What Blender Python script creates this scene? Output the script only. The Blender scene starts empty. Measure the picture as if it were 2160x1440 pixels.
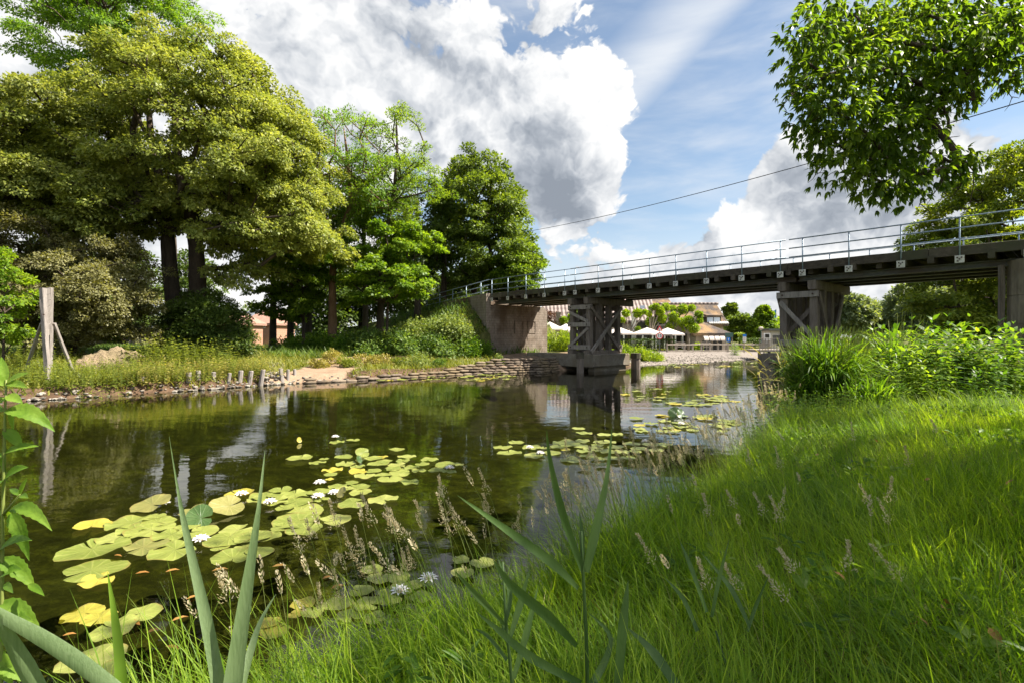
import bpy, math, random
import numpy as np
from mathutils import Vector, Matrix
R = math.radians
rng = np.random.default_rng(7)
random.seed(7)
sc = bpy.context.scene
COL = sc.collection
CAM_Z, HOR, F = 1.8, 712.0, 1080.0

def PX(px, py, Y):
    """a measured picture position at distance Y -> place in the world"""
    return np.array([(px - 1080) / F * Y, Y, CAM_Z - (py - HOR) / F * Y])
def GW(px, py, z=0.0):
    Y = (CAM_Z - z) * F / (py - HOR)
    return np.array([(px - 1080) / F * Y, Y, z])

# ------------------------------------------------------------------ objects
def tag(o, label=None, cat=None, group=None, kind=None):
    if label: o['label'] = label
    if cat: o['category'] = cat
    if group: o['group'] = group
    if kind: o['kind'] = kind
    return o
def empty(name, loc, label=None, cat=None, group=None, rz=0.0):
    o = bpy.data.objects.new(name, None); COL.objects.link(o)
    o.location = [float(v) for v in loc]; o.rotation_euler = (0, 0, rz); o.empty_display_size = .2
    return tag(o, label, cat, group)
def link(name, me, parent=None, local=False):
    o = bpy.data.objects.new(name, me); COL.objects.link(o)
    if parent is not None:
        o.parent = parent
        if not local:   # mesh written in world space: undo the parent's transform
            o.matrix_parent_inverse = world_of(parent).inverted()
    return o
def world_of(o):
    m = Matrix.LocRotScale(o.location, o.rotation_euler, o.scale)
    if o.parent is not None:
        m = world_of(o.parent) @ o.matrix_parent_inverse @ m
    return m
def dup(o, parent=None):
    c = o.copy(); COL.objects.link(c)
    if parent is not None: c.parent = parent
    for ch in list(o.children): dup(ch, c)
    return c

class MB:
    """collects geometry, links it as one mesh object"""
    def __init__(s): s.v = []; s.f = []; s.n = 0; s.mi = []
    def add(s, verts, faces, mi=0):
        b = s.n; s.v.extend([tuple(map(float, q)) for q in verts]); s.n += len(verts)
        s.f.extend([tuple(b + i for i in f) for f in faces]); s.mi.extend([mi] * len(faces))
    def box(s, c, size, rz=0.0, mi=0):
        cx, cy, cz = c; a, b, h = [k / 2 for k in size]; co, si = math.cos(rz), math.sin(rz)
        vs = []
        for z in (-h, h):
            for x, y in ((-a, -b), (a, -b), (a, b), (-a, b)):
                vs.append((cx + x * co - y * si, cy + x * si + y * co, cz + z))
        s.add(vs, [(0, 3, 2, 1), (4, 5, 6, 7), (0, 1, 5, 4), (1, 2, 6, 5), (2, 3, 7, 6), (3, 0, 4, 7)], mi)
    def beam(s, p0, p1, w, h, up=(0, 0, 1), seg=4, jit=0.006, mi=0):
        """a timber from p0 to p1, its long edges a little worn"""
        p0 = np.array(p0, float); p1 = np.array(p1, float); d = p1 - p0; L = np.linalg.norm(d); d /= L
        up = np.array(up, float); a = np.cross(d, up)
        if np.linalg.norm(a) < 1e-3: a = np.cross(d, (1, 0, 0))
        a /= np.linalg.norm(a); b = np.cross(a, d)
        ch = min(w, h) * .08
        prof = [(-w/2+ch, -h/2), (w/2-ch, -h/2), (w/2, -h/2+ch), (w/2, h/2-ch), (w/2-ch, h/2), (-w/2+ch, h/2), (-w/2, h/2-ch), (-w/2, -h/2+ch)]
        vs = []
        for k in range(seg + 1):
            c = p0 + d * L * k / seg
            for (x, y) in prof:
                vs.append(c + a * (x + random.uniform(-jit, jit)) + b * (y + random.uniform(-jit, jit)))
        fs = []
        for k in range(seg):
            for i in range(8):
                j = (i + 1) % 8
                fs.append((k*8+i, k*8+j, (k+1)*8+j, (k+1)*8+i))
        fs.append(tuple(range(7, -1, -1))); fs.append(tuple(seg * 8 + i for i in range(8)))
        s.add(vs, fs, mi)
    def tube(s, pts, radii, sides=6, cap=True, mi=0, jit=0.0):
        pts = np.array(pts, float); n = len(pts)
        if np.isscalar(radii): radii = [radii] * n
        ref = np.array([0.31, 0.77, 0.55]); vs = []
        for k in range(n):
            t = pts[min(k+1, n-1)] - pts[max(k-1, 0)]; t = t / (np.linalg.norm(t) + 1e-9)
            a = np.cross(t, ref); a /= np.linalg.norm(a) + 1e-9; b = np.cross(t, a)
            for i in range(sides):
                an = 2 * math.pi * i / sides; r = radii[k] * (1 + random.uniform(-jit, jit))
                vs.append(pts[k] + r * (math.cos(an) * a + math.sin(an) * b))
        fs = [(k*sides+i, k*sides+(i+1) % sides, (k+1)*sides+(i+1) % sides, (k+1)*sides+i) for k in range(n-1) for i in range(sides)]
        if cap:
            fs.append(tuple(range(sides-1, -1, -1))); fs.append(tuple((n-1)*sides+i for i in range(sides)))
        s.add(vs, fs, mi)
    def prism(s, outline, z0, z1, mi=0):
        n = len(outline)
        vs = [(x, y, z0) for x, y in outline] + [(x, y, z1) for x, y in outline]
        fs = [(i, (i+1) % n, n+(i+1) % n, n+i) for i in range(n)] + [tuple(range(n-1, -1, -1)), tuple(range(n, 2*n))]
        s.add(vs, fs, mi)
    def build(s, name, mats, parent=None, smooth=False, local=False):
        me = bpy.data.meshes.new(name); me.from_pydata(s.v, [], s.f)
        for m in (mats if isinstance(mats, (list, tuple)) else [mats]): me.materials.append(m)
        if any(s.mi): me.polygons.foreach_set('material_index', s.mi)
        if smooth: me.polygons.foreach_set('use_smooth', [True] * len(me.polygons))
        me.update()
        return link(name, me, parent, local)

def fast_mesh(name, V, faces_list, mats, smooth=False, mi=None):
    """V (n,3); faces_list: arrays (m,k) of vertex indices"""
    me = bpy.data.meshes.new(name)
    me.vertices.add(len(V)); me.vertices.foreach_set('co', np.ascontiguousarray(V, dtype=np.float32).ravel())
    loops = np.concatenate([f.ravel() for f in faces_list]).astype(np.int32)
    tot = np.concatenate([np.full(len(f), f.shape[1]) for f in faces_list]).astype(np.int32)
    start = np.concatenate([[0], np.cumsum(tot)[:-1]]).astype(np.int32)
    me.loops.add(len(loops)); me.loops.foreach_set('vertex_index', loops)
    me.polygons.add(len(tot)); me.polygons.foreach_set('loop_start', start); me.polygons.foreach_set('loop_total', tot)
    for m in (mats if isinstance(mats, (list, tuple)) else [mats]): me.materials.append(m)
    if mi is not None: me.polygons.foreach_set('material_index', np.asarray(mi, dtype=np.int32))
    if smooth: me.polygons.foreach_set('use_smooth', np.ones(len(tot), dtype=bool))
    me.update(calc_edges=True)
    return me

def unit(a): return a / (np.linalg.norm(a, axis=-1, keepdims=True) + 1e-9)

LEAFS = {
 'diamond': (np.array([(0, 0, 0), (.45, -.5, .06), (1, 0, -.05), (.45, .5, .06)]), [np.array([[0, 1, 2, 3]])]),
 'oval': (np.array([(0, 0, 0), (.3, -.46, .07), (.3, .46, .07), (.7, -.36, .05), (.7, .36, .05), (1, 0, -.1), (.5, 0, 0)]),
          [np.array([[0, 1, 6], [0, 6, 2], [1, 3, 6], [6, 4, 2], [3, 5, 6], [6, 5, 4]])]),
 'lance': (np.array([(0, 0, 0), (.22, -.5, .02), (.22, .5, .02), (.55, -.42, -.04), (.55, .42, -.04), (1, 0, -.28)]),
          [np.array([[1, 3, 4, 2]]), np.array([[0, 1, 2], [3, 5, 4]])]),
}
def leaf_mesh(name, P, D, N, L, W, mats, shape='diamond', mi=None):
    """one leaf per row: base P, direction D, upper side N, length L, width W"""
    T, fl = LEAFS[shape]
    D = unit(D); N = unit(N - D * np.sum(N * D, axis=1, keepdims=True)); S = np.cross(D, N)
    L = np.asarray(L).reshape(-1, 1, 1); W = np.asarray(W).reshape(-1, 1, 1)
    V = P[:, None, :] + D[:, None, :] * T[None, :, 0:1] * L + S[:, None, :] * T[None, :, 1:2] * W + N[:, None, :] * T[None, :, 2:3] * L
    n, k = len(P), len(T)
    off = (np.arange(n) * k)[:, None, None]
    faces = [(f[None] + off).reshape(-1, f.shape[1]) for f in fl]
    m2 = None
    if mi is not None: m2 = np.concatenate([np.repeat(mi, len(f)) for f in fl])
    return fast_mesh(name, V.reshape(-1, 3), faces, mats, mi=m2)
def strip_mesh(name, Pts, Wd, S, mats, mi=None, fold=0.0, smooth=False):
    """ribbons: Pts (n,k,3), widths (n,k), side vectors (n,3)"""
    n, k, _ = Pts.shape
    S = unit(S)[:, None, :]
    Lf = Pts - S * Wd[:, :, None] / 2; Rt = Pts + S * Wd[:, :, None] / 2
    V = np.stack([Lf, Rt], axis=2).reshape(n, k * 2, 3)
    q = np.array([[2*i, 2*i+1, 2*i+3, 2*i+2] for i in range(k-1)])
    faces = (q[None] + (np.arange(n) * 2 * k)[:, None, None]).reshape(-1, 4)
    return fast_mesh(name, V.reshape(-1, 3), [faces], mats, mi=None if mi is None else np.repeat(mi, k-1), smooth=smooth)
def blades(P, H, lean, az, bend, k=4):
    """curved blade centre lines from ground points"""
    n = len(P); t = np.linspace(0, 1, k)[None, :]
    dx, dy = np.cos(az)[:, None], np.sin(az)[:, None]
    out = lean[:, None] * t + bend[:, None] * t ** 2
    hor = np.sin(np.clip(out, 0, 2.6)) ; 
    # integrate the direction along the blade
    ang = lean[:, None] + bend[:, None] * t * 1.3
    st = H[:, None] / (k - 1)
    r = np.concatenate([np.zeros((n, 1)), np.cumsum(np.sin(ang[:, 1:]) * st, axis=1)], axis=1)
    z = np.concatenate([np.zeros((n, 1)), np.cumsum(np.cos(ang[:, 1:]) * st, axis=1)], axis=1)
    return np.stack([P[:, 0:1] + r * dx, P[:, 1:2] + r * dy, P[:, 2:3] + z], axis=2)

def smooth01(x): x = np.clip(x, 0, 1); return x * x * (3 - 2 * x)
def vnoise(x, y, s=1.0, seed=0):
    """cheap smooth noise in the plane, about -1..1"""
    r = np.random.default_rng(seed + 100); o = np.zeros_like(x)
    for a in range(9):
        an = r.uniform(0, 6.28); f = s * r.uniform(.6, 2.4); ph = r.uniform(0, 6.28)
        o = o + np.sin((x * math.cos(an) + y * math.sin(an)) * f + ph) / 3.0
    return o

# ------------------------------------------------------------------ materials
def mat(name):
    m = bpy.data.materials.new(name); m.use_nodes = True; nt = m.node_tree; nt.nodes.clear()
    return m, nt
class NT:
    def __init__(s, nt): s.nt = nt
    def n(s, typ, **kw):
        x = s.nt.nodes.new(typ)
        for k, v in kw.items():
            if k in ('inputs',): 
                for a, b in v.items(): x.inputs[a].default_value = b
            else: setattr(x, k, v)
        return x
    def l(s, a, b): s.nt.links.new(a, b)
    def ramp(s, fac, stops, interp='LINEAR'):
        r = s.n('ShaderNodeValToRGB'); e = r.color_ramp.elements; r.color_ramp.interpolation = interp
        while len(e) < len(stops): e.new(.5)
        for i, (p, c) in enumerate(stops):
            e[i].position = p; e[i].color = (c[0], c[1], c[2], 1) if len(c) == 3 else c
        s.l(fac, r.inputs['Fac']); return r.outputs['Color']
    def noise(s, scale, detail=4, rough=.55, vec=None, dist=0.0):
        x = s.n('ShaderNodeTexNoise'); x.inputs['Scale'].default_value = scale; x.inputs['Detail'].default_value = detail
        x.inputs['Roughness'].default_value = rough; x.inputs['Distortion'].default_value = dist
        if vec is not None: s.l(vec, x.inputs['Vector'])
        return x.outputs['Fac']
    def pos(s, scale=(1, 1, 1), rot=(0, 0, 0)):
        g = s.n('ShaderNodeNewGeometry'); m = s.n('ShaderNodeMapping')
        m.inputs['Scale'].default_value = scale; m.inputs['Rotation'].default_value = rot
        s.l(g.outputs['Position'], m.inputs['Vector']); return m.outputs['Vector']
    def math(s, op, a, b=None, c=None, clamp=False):
        x = s.n('ShaderNodeMath', operation=op, use_clamp=clamp)
        for i, v in enumerate((a, b, c)):
            if v is None: continue
            if isinstance(v, (int, float)): x.inputs[i].default_value = v
            else: s.l(v, x.inputs[i])
        return x.outputs[0]
    def mix(s, fac, a, b, blend='MIX'):
        x = s.n('ShaderNodeMix', data_type='RGBA', blend_type=blend)
        for sock, v in ((x.inputs[0], fac), (x.inputs[6], a), (x.inputs[7], b)):
            if isinstance(v, (int, float)): sock.default_value = v
            elif isinstance(v, tuple): sock.default_value = (*v, 1) if len(v) == 3 else v
            else: s.l(v, sock)
        return x.outputs[2]
    def bump(s, h, strength=.3, dist=.02):
        b = s.n('ShaderNodeBump'); b.inputs['Strength'].default_value = strength; b.inputs['Distance'].default_value = dist
        s.l(h, b.inputs['Height']); return b.outputs['Normal']
    def principled(s, color, rough=.8, spec=.3, metal=0.0, normal=None):
        p = s.n('ShaderNodeBsdfPrincipled')
        if isinstance(color, tuple): p.inputs['Base Color'].default_value = (*color, 1)
        else: s.l(color, p.inputs['Base Color'])
        if isinstance(rough, (int, float)): p.inputs['Roughness'].default_value = rough
        else: s.l(rough, p.inputs['Roughness'])
        p.inputs['Specular IOR Level'].default_value = spec; p.inputs['Metallic'].default_value = metal
        if normal is not None: s.l(normal, p.inputs['Normal'])
        return p.outputs[0]
    def out(s, sh):
        o = s.n('ShaderNodeOutputMaterial'); s.l(sh, o.inputs['Surface']); return o

def leafmat(name, dark, mid, light, trans=.45, tcol=None, rough=.45, spec=.25, patch=.6, streak=None, speck=None):
    """foliage: leaf-to-leaf colour differences, light through the blade"""
    m, nt = mat(name); t = NT(nt)
    g = t.n('ShaderNodeNewGeometry')
    nz = t.noise(patch, 2, .5, t.pos())
    f = t.math('ADD', t.math('MULTIPLY', g.outputs['Random Per Island'], .62), t.math('MULTIPLY_ADD', nz, 1.3, -.42))
    c = t.ramp(f, [(.05, dark), (.5, mid), (.95, light)])
    nrm = None
    if streak:
        sn = t.noise(streak, 3, .6, t.pos((1, 1, .05))); c = t.mix(t.ramp(sn, [(.35, (.0, .0, .0)), (.7, (.45, .45, .45))]), c, light); nrm = t.bump(sn, .35, .003)
    if speck:
        sn = t.noise(speck, 6, .7, t.pos()); c = t.mix(t.ramp(sn, [(.50, (0, 0, 0)), (.74, (.75, .75, .75))]), c, dark); s2 = t.noise(speck * .3, 3, .5, t.pos()); c = t.mix(t.ramp(s2, [(.5, (0, 0, 0)), (.75, (.5, .5, .5))]), c, light); nrm = t.bump(t.math('ADD', sn, s2), .5, .006)
    p = t.principled(c, rough, spec, normal=nrm)
    tr = t.n('ShaderNodeBsdfTranslucent')
    tc = t.mix(1.0, c, tcol or (1.55, 1.5, .45), 'MULTIPLY'); t.l(tc, tr.inputs['Color'])
    mx = t.n('ShaderNodeMixShader'); mx.inputs[0].default_value = trans
    t.l(p, mx.inputs[1]); t.l(tr.outputs[0], mx.inputs[2]); t.out(mx.outputs[0])
    return m
def padmat(name, dark, mid, light):
    m, nt = mat(name); t = NT(nt)
    tc = t.n('ShaderNodeTexCoord'); sx = t.n('ShaderNodeSeparateXYZ'); t.l(tc.outputs['Object'], sx.inputs[0]); oi = t.n('ShaderNodeObjectInfo')
    an = t.math('ARCTAN2', sx.outputs['Y'], sx.outputs['X']); r_ = t.math('POWER', t.math('ADD', t.math('POWER', sx.outputs['X'], 2.0), t.math('POWER', sx.outputs['Y'], 2.0)), .5)
    n1 = t.noise(26, 6, .68, t.pos()); n2 = t.noise(7, 3, .5, t.pos())
    vein = t.math('POWER', t.math('ABSOLUTE', t.math('SINE', t.math('ADD', t.math('MULTIPLY', an, 8.0), t.math('MULTIPLY_ADD', n2, 1.6, -.8)))), 14.0)
    f = t.math('ADD', t.math('MULTIPLY', oi.outputs['Random'], .40), t.math('ADD', t.math('MULTIPLY', n2, .55), t.math('MULTIPLY_ADD', n1, .5, -.25)))
    c = t.ramp(f, [(.15, dark), (.5, mid), (.85, light)])
    c = t.mix(t.math('MULTIPLY', vein, .35), c, light)
    c = t.mix(t.ramp(n1, [(.60, (0, 0, 0)), (.72, (.8, .8, .8))]), c, (.07, .05, .018))
    rim = t.ramp(t.math('ADD', r_, t.math('MULTIPLY_ADD', n1, .08, -.04)), [(.46, (0, 0, 0)), (.50, (.7, .7, .7))]); c = t.mix(rim, c, (.20, .15, .04))
    nrm = t.bump(t.math('ADD', t.math('MULTIPLY', vein, .6), n1), .5, .006)
    p = t.principled(c, .38, .45, normal=nrm); tr = t.n('ShaderNodeBsdfTranslucent'); t.l(c, tr.inputs['Color'])
    mx = t.n('ShaderNodeMixShader'); mx.inputs[0].default_value = .12; t.l(p, mx.inputs[1]); t.l(tr.outputs[0], mx.inputs[2]); t.out(mx.outputs[0]); return m
def rockmat(name, c0, c1, scale=6, rough=.9, bump=.5, stains=None, grain=(1, 1, 1), rot=(0, 0, 0), dist=.02, island=.0, spec=.25, joints=None):
    m, nt = mat(name); t = NT(nt)
    v = t.pos(grain, rot)
    n1 = t.noise(scale, 6, .62, v); n2 = t.noise(scale * 6, 4, .6, v); n3 = t.noise(.7, 3, .5, t.pos())
    f = t.math('ADD', t.math('MULTIPLY', n1, .6), t.math('MULTIPLY', n2, .4))
    if island:
        g = t.n('ShaderNodeNewGeometry')
        f = t.math('ADD', f, t.math('MULTIPLY_ADD', g.outputs['Random Per Island'], island, -island / 2))
    c = t.ramp(f, [(.3, c0), (.7, c1)])
    if stains:
        s = t.ramp(n3, [(.45, (0, 0, 0)), (.65, (1, 1, 1))]); c = t.mix(s, c, stains)
    h = t.math('ADD', n1, t.math('MULTIPLY', n2, .5))
    if joints:
        g2 = t.n('ShaderNodeSeparateXYZ'); t.l(t.pos((1, 1, 1), (0, 0, joints)), g2.inputs[0]); cb = t.n('ShaderNodeCombineXYZ'); t.l(g2.outputs['X'], cb.inputs['X']); t.l(g2.outputs['Z'], cb.inputs['Y'])
        b = t.n('ShaderNodeTexBrick'); t.l(cb.outputs[0], b.inputs['Vector']); b.inputs['Scale'].default_value = 1; b.inputs['Brick Width'].default_value = .52; b.inputs['Row Height'].default_value = .17; b.inputs['Mortar Size'].default_value = .014; b.inputs['Mortar Smooth'].default_value = .6
        c = t.mix(t.math('MULTIPLY', b.outputs['Fac'], .45), c, (.05, .04, .03)); h = t.math('SUBTRACT', h, t.math('MULTIPLY', b.outputs['Fac'], .6))
    t.out(t.principled(c, rough, spec, normal=t.bump(h, bump, dist)))
    return m
def plain(name, col, rough=.6, spec=.3, metal=0.0, var=.25, scale=9):
    m, nt = mat(name); t = NT(nt)
    n = t.noise(scale, 4, .6, t.pos())
    c = t.ramp(n, [(.25, tuple(k * (1 - var) for k in col)), (.75, tuple(min(1, k * (1 + var)) for k in col))])
    t.out(t.principled(c, rough, spec, metal)); return m

M = {}
def setup_mats():
    M['timber'] = rockmat('weathered_timber', (.06, .047, .038), (.23, .19, .16), 5, .9, .7, None, (2.5, 2.5, .22), island=.25)
    M['timber_pale'] = rockmat('pale_weathered_timber', (.12, .10, .088), (.33, .295, .265), 5, .9, .6, None, (2.5, 2.5, .3), island=.2)
    M['deckwood'] = rockmat('dark_deck_timber', (.032, .026, .02), (.13, .105, .08), 4, .9, .7, (.06, .06, .035), (1.2, 1.2, 2.5), island=.2)
    M['girder'] = rockmat('dull_green_steel', (.05, .053, .042), (.13, .13, .105), 7, .6, .3, (.07, .045, .028), spec=.4)
    M['railsteel'] = plain('galvanised_rail', (.24, .30, .36), .42, .5, .55, .25, 14)
    M['railwhite'] = plain('white_bracket', (.55, .53, .48), .7, .3, 0, .25, 30)
    M['bolt'] = plain('rusty_bolt', (.06, .035, .025), .7, .4, .3, .3, 40)
    M['concrete'] = rockmat('old_concrete', (.085, .067, .051), (.28, .233, .188), 2.2, .95, .6, (.10, .07, .045), (1, 1, .45), dist=.03, joints=R(-41.7))
    M['pierconcrete'] = rockmat('pier_concrete', (.11, .085, .06), (.32, .265, .20), 2.2, .95, .5, (.13, .095, .06), (1, 1, .3), dist=.03)
    M['footing'] = rockmat('footing_concrete', (.09, .075, .06), (.25, .22, .18), 3, .95, .5, (.15, .12, .08))
    M['stone'] = rockmat('riprap_stone', (.07, .06, .048), (.27, .24, .20), 5, .9, .6, None, island=.5)
    M['sandbag'] = rockmat('stacked_bag_stone', (.055, .04, .03), (.215, .17, .125), 6, .95, .6, (.16, .12, .07), island=.3)
    M['sandbag_dark'] = M['sandbag']
    M['bark'] = rockmat('tree_bark', (.03, .022, .016), (.105, .08, .058), 6, .95, .9, None, (1.6, 1.6, .35), dist=.05)
    M['bark_red'] = rockmat('brown_bark', (.09, .05, .03), (.26, .16, .10), 6, .95, .9, None, (1.6, 1.6, .35), dist=.05)
    M['bark_grey'] = rockmat('grey_bark', (.10, .085, .07), (.27, .235, .20), 6, .95, .9, None, (1.6, 1.6, .35), dist=.04)
    M['sand'] = rockmat('heaped_sand', (.15, .105, .06), (.34, .26, .165), 4, .95, 1.0, (.12, .10, .05), dist=.10)
    M['lime'] = leafmat('lime_leaf', (.095, .13, .022), (.215, .255, .048), (.38, .40, .10), .48, (1.35, 1.3, .55))
    M['ashgold'] = leafmat('golden_ash_leaf', (.065, .115, .011), (.15, .205, .02), (.28, .32, .04), .45)
    M['lime2'] = leafmat('lime_leaf_deep', (.085, .115, .02), (.19, .225, .044), (.34, .355, .09), .46, (1.35, 1.3, .55))
    M['robinia'] = leafmat('robinia_leaf', (.06, .13, .012), (.125, .23, .024), (.22, .32, .038), .52)
    M['ash'] = leafmat('bright_leaf', (.055, .11, .010), (.13, .21, .018), (.24, .32, .03), .52)
    M['maple'] = leafmat('maple_leaf', (.055, .115, .010), (.13, .22, .018), (.25, .34, .03), .52, patch=.8)
    M['alder'] = leafmat('alder_leaf', (.05, .08, .014), (.10, .15, .022), (.18, .24, .034), .45)
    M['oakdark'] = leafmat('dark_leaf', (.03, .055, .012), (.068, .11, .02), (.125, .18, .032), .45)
    M['brownleaf'] = leafmat('dusky_brown_green_leaf', (.085, .085, .034), (.17, .165, .066), (.28, .27, .12), .42)
    M['bramble'] = leafmat('bramble_leaf', (.035, .07, .012), (.085, .15, .026), (.19, .26, .06), .4, patch=1.3)
    M['bramblepale'] = leafmat('pale_bramble_leaf', (.06, .095, .02), (.14, .19, .045), (.27, .31, .10), .4, patch=1.3)
    M['nettle'] = leafmat('nettle_leaf', (.05, .08, .012), (.14, .18, .025), (.27, .29, .05), .45, patch=1.5)
    M['nettledeep'] = leafmat('deep_nettle_leaf', (.035, .085, .009), (.085, .17, .017), (.19, .28, .033), .52, patch=1.2)
    M['straw'] = leafmat('dry_yellow_plant', (.13, .11, .025), (.26, .23, .06), (.42, .36, .13), .4, patch=1.5)
    M['chestnut'] = leafmat('chestnut_leaf', (.06, .115, .011), (.11, .185, .018), (.21, .28, .032), .6, rough=.4, spec=.3, patch=.9)
    M['pollard'] = leafmat('pollard_leaf', (.08, .15, .01), (.19, .29, .015), (.34, .42, .03), .45)
    M['fartree'] = leafmat('hazed_distant_leaf', (.075, .11, .05), (.15, .195, .09), (.26, .30, .155), .42)  # distance haze mixed into the leaf colour, paler than nearby trees
    M['beachgreen'] = leafmat('bright_bank_shrub', (.07, .13, .01), (.18, .26, .018), (.33, .40, .04), .45, patch=1.0)
    M['hedge'] = leafmat('clipped_hedge_leaf', (.02, .045, .008), (.055, .10, .016), (.12, .17, .03), .3)
    M['copper'] = leafmat('copper_leaf', (.05, .022, .018), (.11, .05, .035), (.17, .09, .06), .3)
    M['reed'] = leafmat('reed_leaf', (.035, .09, .008), (.10, .20, .015), (.22, .33, .03), .45, patch=1.0)
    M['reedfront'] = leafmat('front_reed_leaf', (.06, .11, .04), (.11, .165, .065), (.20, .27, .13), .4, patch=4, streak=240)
    M['reeddark'] = leafmat('shaded_reed_leaf', (.03, .07, .018), (.055, .105, .026), (.10, .16, .05), .38, patch=4, streak=240)  # darker reed green, the tree's shade put into the leaf colour
    M['grass'] = leafmat('bank_grass', (.06, .135, .01), (.15, .255, .017), (.31, .41, .035), .57, patch=.9, rough=.5)
    M['fargrass'] = leafmat('far_bank_grass', (.07, .10, .015), (.17, .19, .03), (.32, .31, .07), .4, patch=1.2)
    M['seed'] = leafmat('grass_seed_head', (.32, .27, .15), (.50, .44, .28), (.66, .60, .43), .5, (1.1, 1.0, .8))
    M['stem'] = leafmat('green_stem', (.10, .14, .03), (.17, .21, .05), (.26, .28, .08), .2)
    M['balsam'] = leafmat('broad_toothed_leaf', (.06, .13, .012), (.13, .24, .022), (.24, .35, .05), .5, patch=5, speck=60)
    M['pad'] = padmat('lily_pad', (.12, .15, .025), (.20, .225, .045), (.30, .305, .09))
    M['padyellow'] = padmat('yellowing_lily_pad', (.20, .20, .03), (.32, .27, .035), (.40, .34, .06))
    M['padred'] = padmat('reddish_lily_pad', (.12, .14, .035), (.19, .18, .05), (.27, .24, .085))
    M['paddark'] = padmat('dark_lily_pad', (.025, .055, .012), (.045, .09, .02), (.08, .13, .035))
    M['petal'] = plain('white_petal', (.84, .80, .78), .5, .3, 0, .06, 30)
    M['stamen'] = plain('yellow_stamen', (.7, .48, .05), .6, .3, 0, .15, 60)
    M['deadleaf'] = leafmat('dead_orange_leaf', (.13, .055, .018), (.25, .12, .03), (.36, .22, .06), .15, (1.2, .9, .5))
    M['plaster'] = plain('cream_wall', (.42, .36, .275), .85, .2, 0, .12, 3)
    M['thatch'] = rockmat('brown_thatch', (.055, .045, .04), (.115, .093, .08), 3, .95, .9, (.25, .16, .08), (1, 1, 3.5), dist=.08)
    M['glass'] = plain('window_glass', (.55, .62, .70), .08, .9, 0, .08, 1)
    M['darkglass'] = plain('dark_window', (.035, .032, .03), .15, .7, 0, .3, 1)
    M['whitepaint'] = plain('white_paint', (.75, .73, .70), .6, .3, 0, .06, 5)
    M['canvas'] = plain('white_canvas', (.56, .50, .45), .85, .2, 0, .06, 3)
    M['greytrunk'] = rockmat('plane_bark', (.14, .12, .09), (.32, .28, .22), 3, .9, .5)
    M['red'] = plain('sign_red', (.55, .02, .03), .4, .4, 0, .1, 5)
    M['black'] = plain('sign_black', (.01, .01, .01), .5, .4, 0, .1, 5)
    M['blue'] = plain('sign_blue', (.02, .16, .50), .4, .4, 0, .1, 5)
    M['purple'] = plain('flag_purple', (.20, .14, .36), .8, .2, 0, .1, 5)
    M['flagblue'] = plain('flag_blue', (.05, .20, .42), .8, .2, 0, .1, 5)
    M['fence'] = rockmat('fence_timber', (.20, .165, .13), (.38, .33, .28), 5, .9, .4, None, (2, 2, .5), island=.2)
    M['greymetal'] = plain('grey_metal', (.10, .11, .10), .5, .5, .4, .2, 9)
    M['lamppost'] = plain('green_lamp_post', (.06, .12, .10), .5, .5, .2, .2, 9)
    M['redroof'] = rockmat('red_brown_tiles', (.20, .105, .075), (.36, .215, .165), 2, .9, .3, None, (1, 1, 6))
    M['greyroof'] = plain('slate_roof', (.13, .14, .16), .8, .3, 0, .12, 2)
    M['shed'] = rockmat('grey_shed_boards', (.20, .18, .16), (.42, .39, .36), 2, .95, .3, None, (3, 3, .3), island=.3)
    M['cable'] = plain('black_cable', (.015, .015, .017), .6, .3, 0, .1, 5)
    # brick
    m, nt = mat('red_brick'); t = NT(nt); b = t.n('ShaderNodeTexBrick')
    b.inputs['Color1'].default_value = (.36, .16, .09, 1); b.inputs['Color2'].default_value = (.28, .12, .07, 1); b.inputs['Mortar'].default_value = (.42, .36, .30, 1)
    b.inputs['Scale'].default_value = 1; b.inputs['Brick Width'].default_value = .22; b.inputs['Row Height'].default_value = .07; b.inputs['Mortar Size'].default_value = .008
    mp = t.pos((1, 1, 1), (R(90), 0, 0)); t.l(mp, b.inputs['Vector']); t.out(t.principled(b.outputs['Color'], .9, .2)); M['brick'] = m
    # pan tiles in vertical ribs
    m, nt = mat('ribbed_pantiles'); t = NT(nt); w = t.n('ShaderNodeTexWave'); w.bands_direction = 'X'
    w.inputs['Scale'].default_value = .62; w.inputs['Distortion'].default_value = .15; t.l(t.pos((1, .25, 0)), w.inputs['Vector'])
    w2 = t.n('ShaderNodeTexWave'); w2.bands_direction = 'Z'; w2.inputs['Scale'].default_value = .5; t.l(t.pos(), w2.inputs['Vector'])
    f = t.math('ADD', t.math('MULTIPLY', w.outputs['Fac'], .75), t.math('MULTIPLY', w2.outputs['Fac'], .25))
    f = t.math('ADD', f, t.math('MULTIPLY_ADD', t.noise(1.5, 4, .6, t.pos()), .4, -.2))
    t.out(t.principled(t.ramp(f, [(.2, (.085, .06, .052)), (.8, (.30, .245, .22))]), .85, .3, normal=t.bump(f, .6, .1))); M['pantile'] = m
setup_mats()
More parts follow.
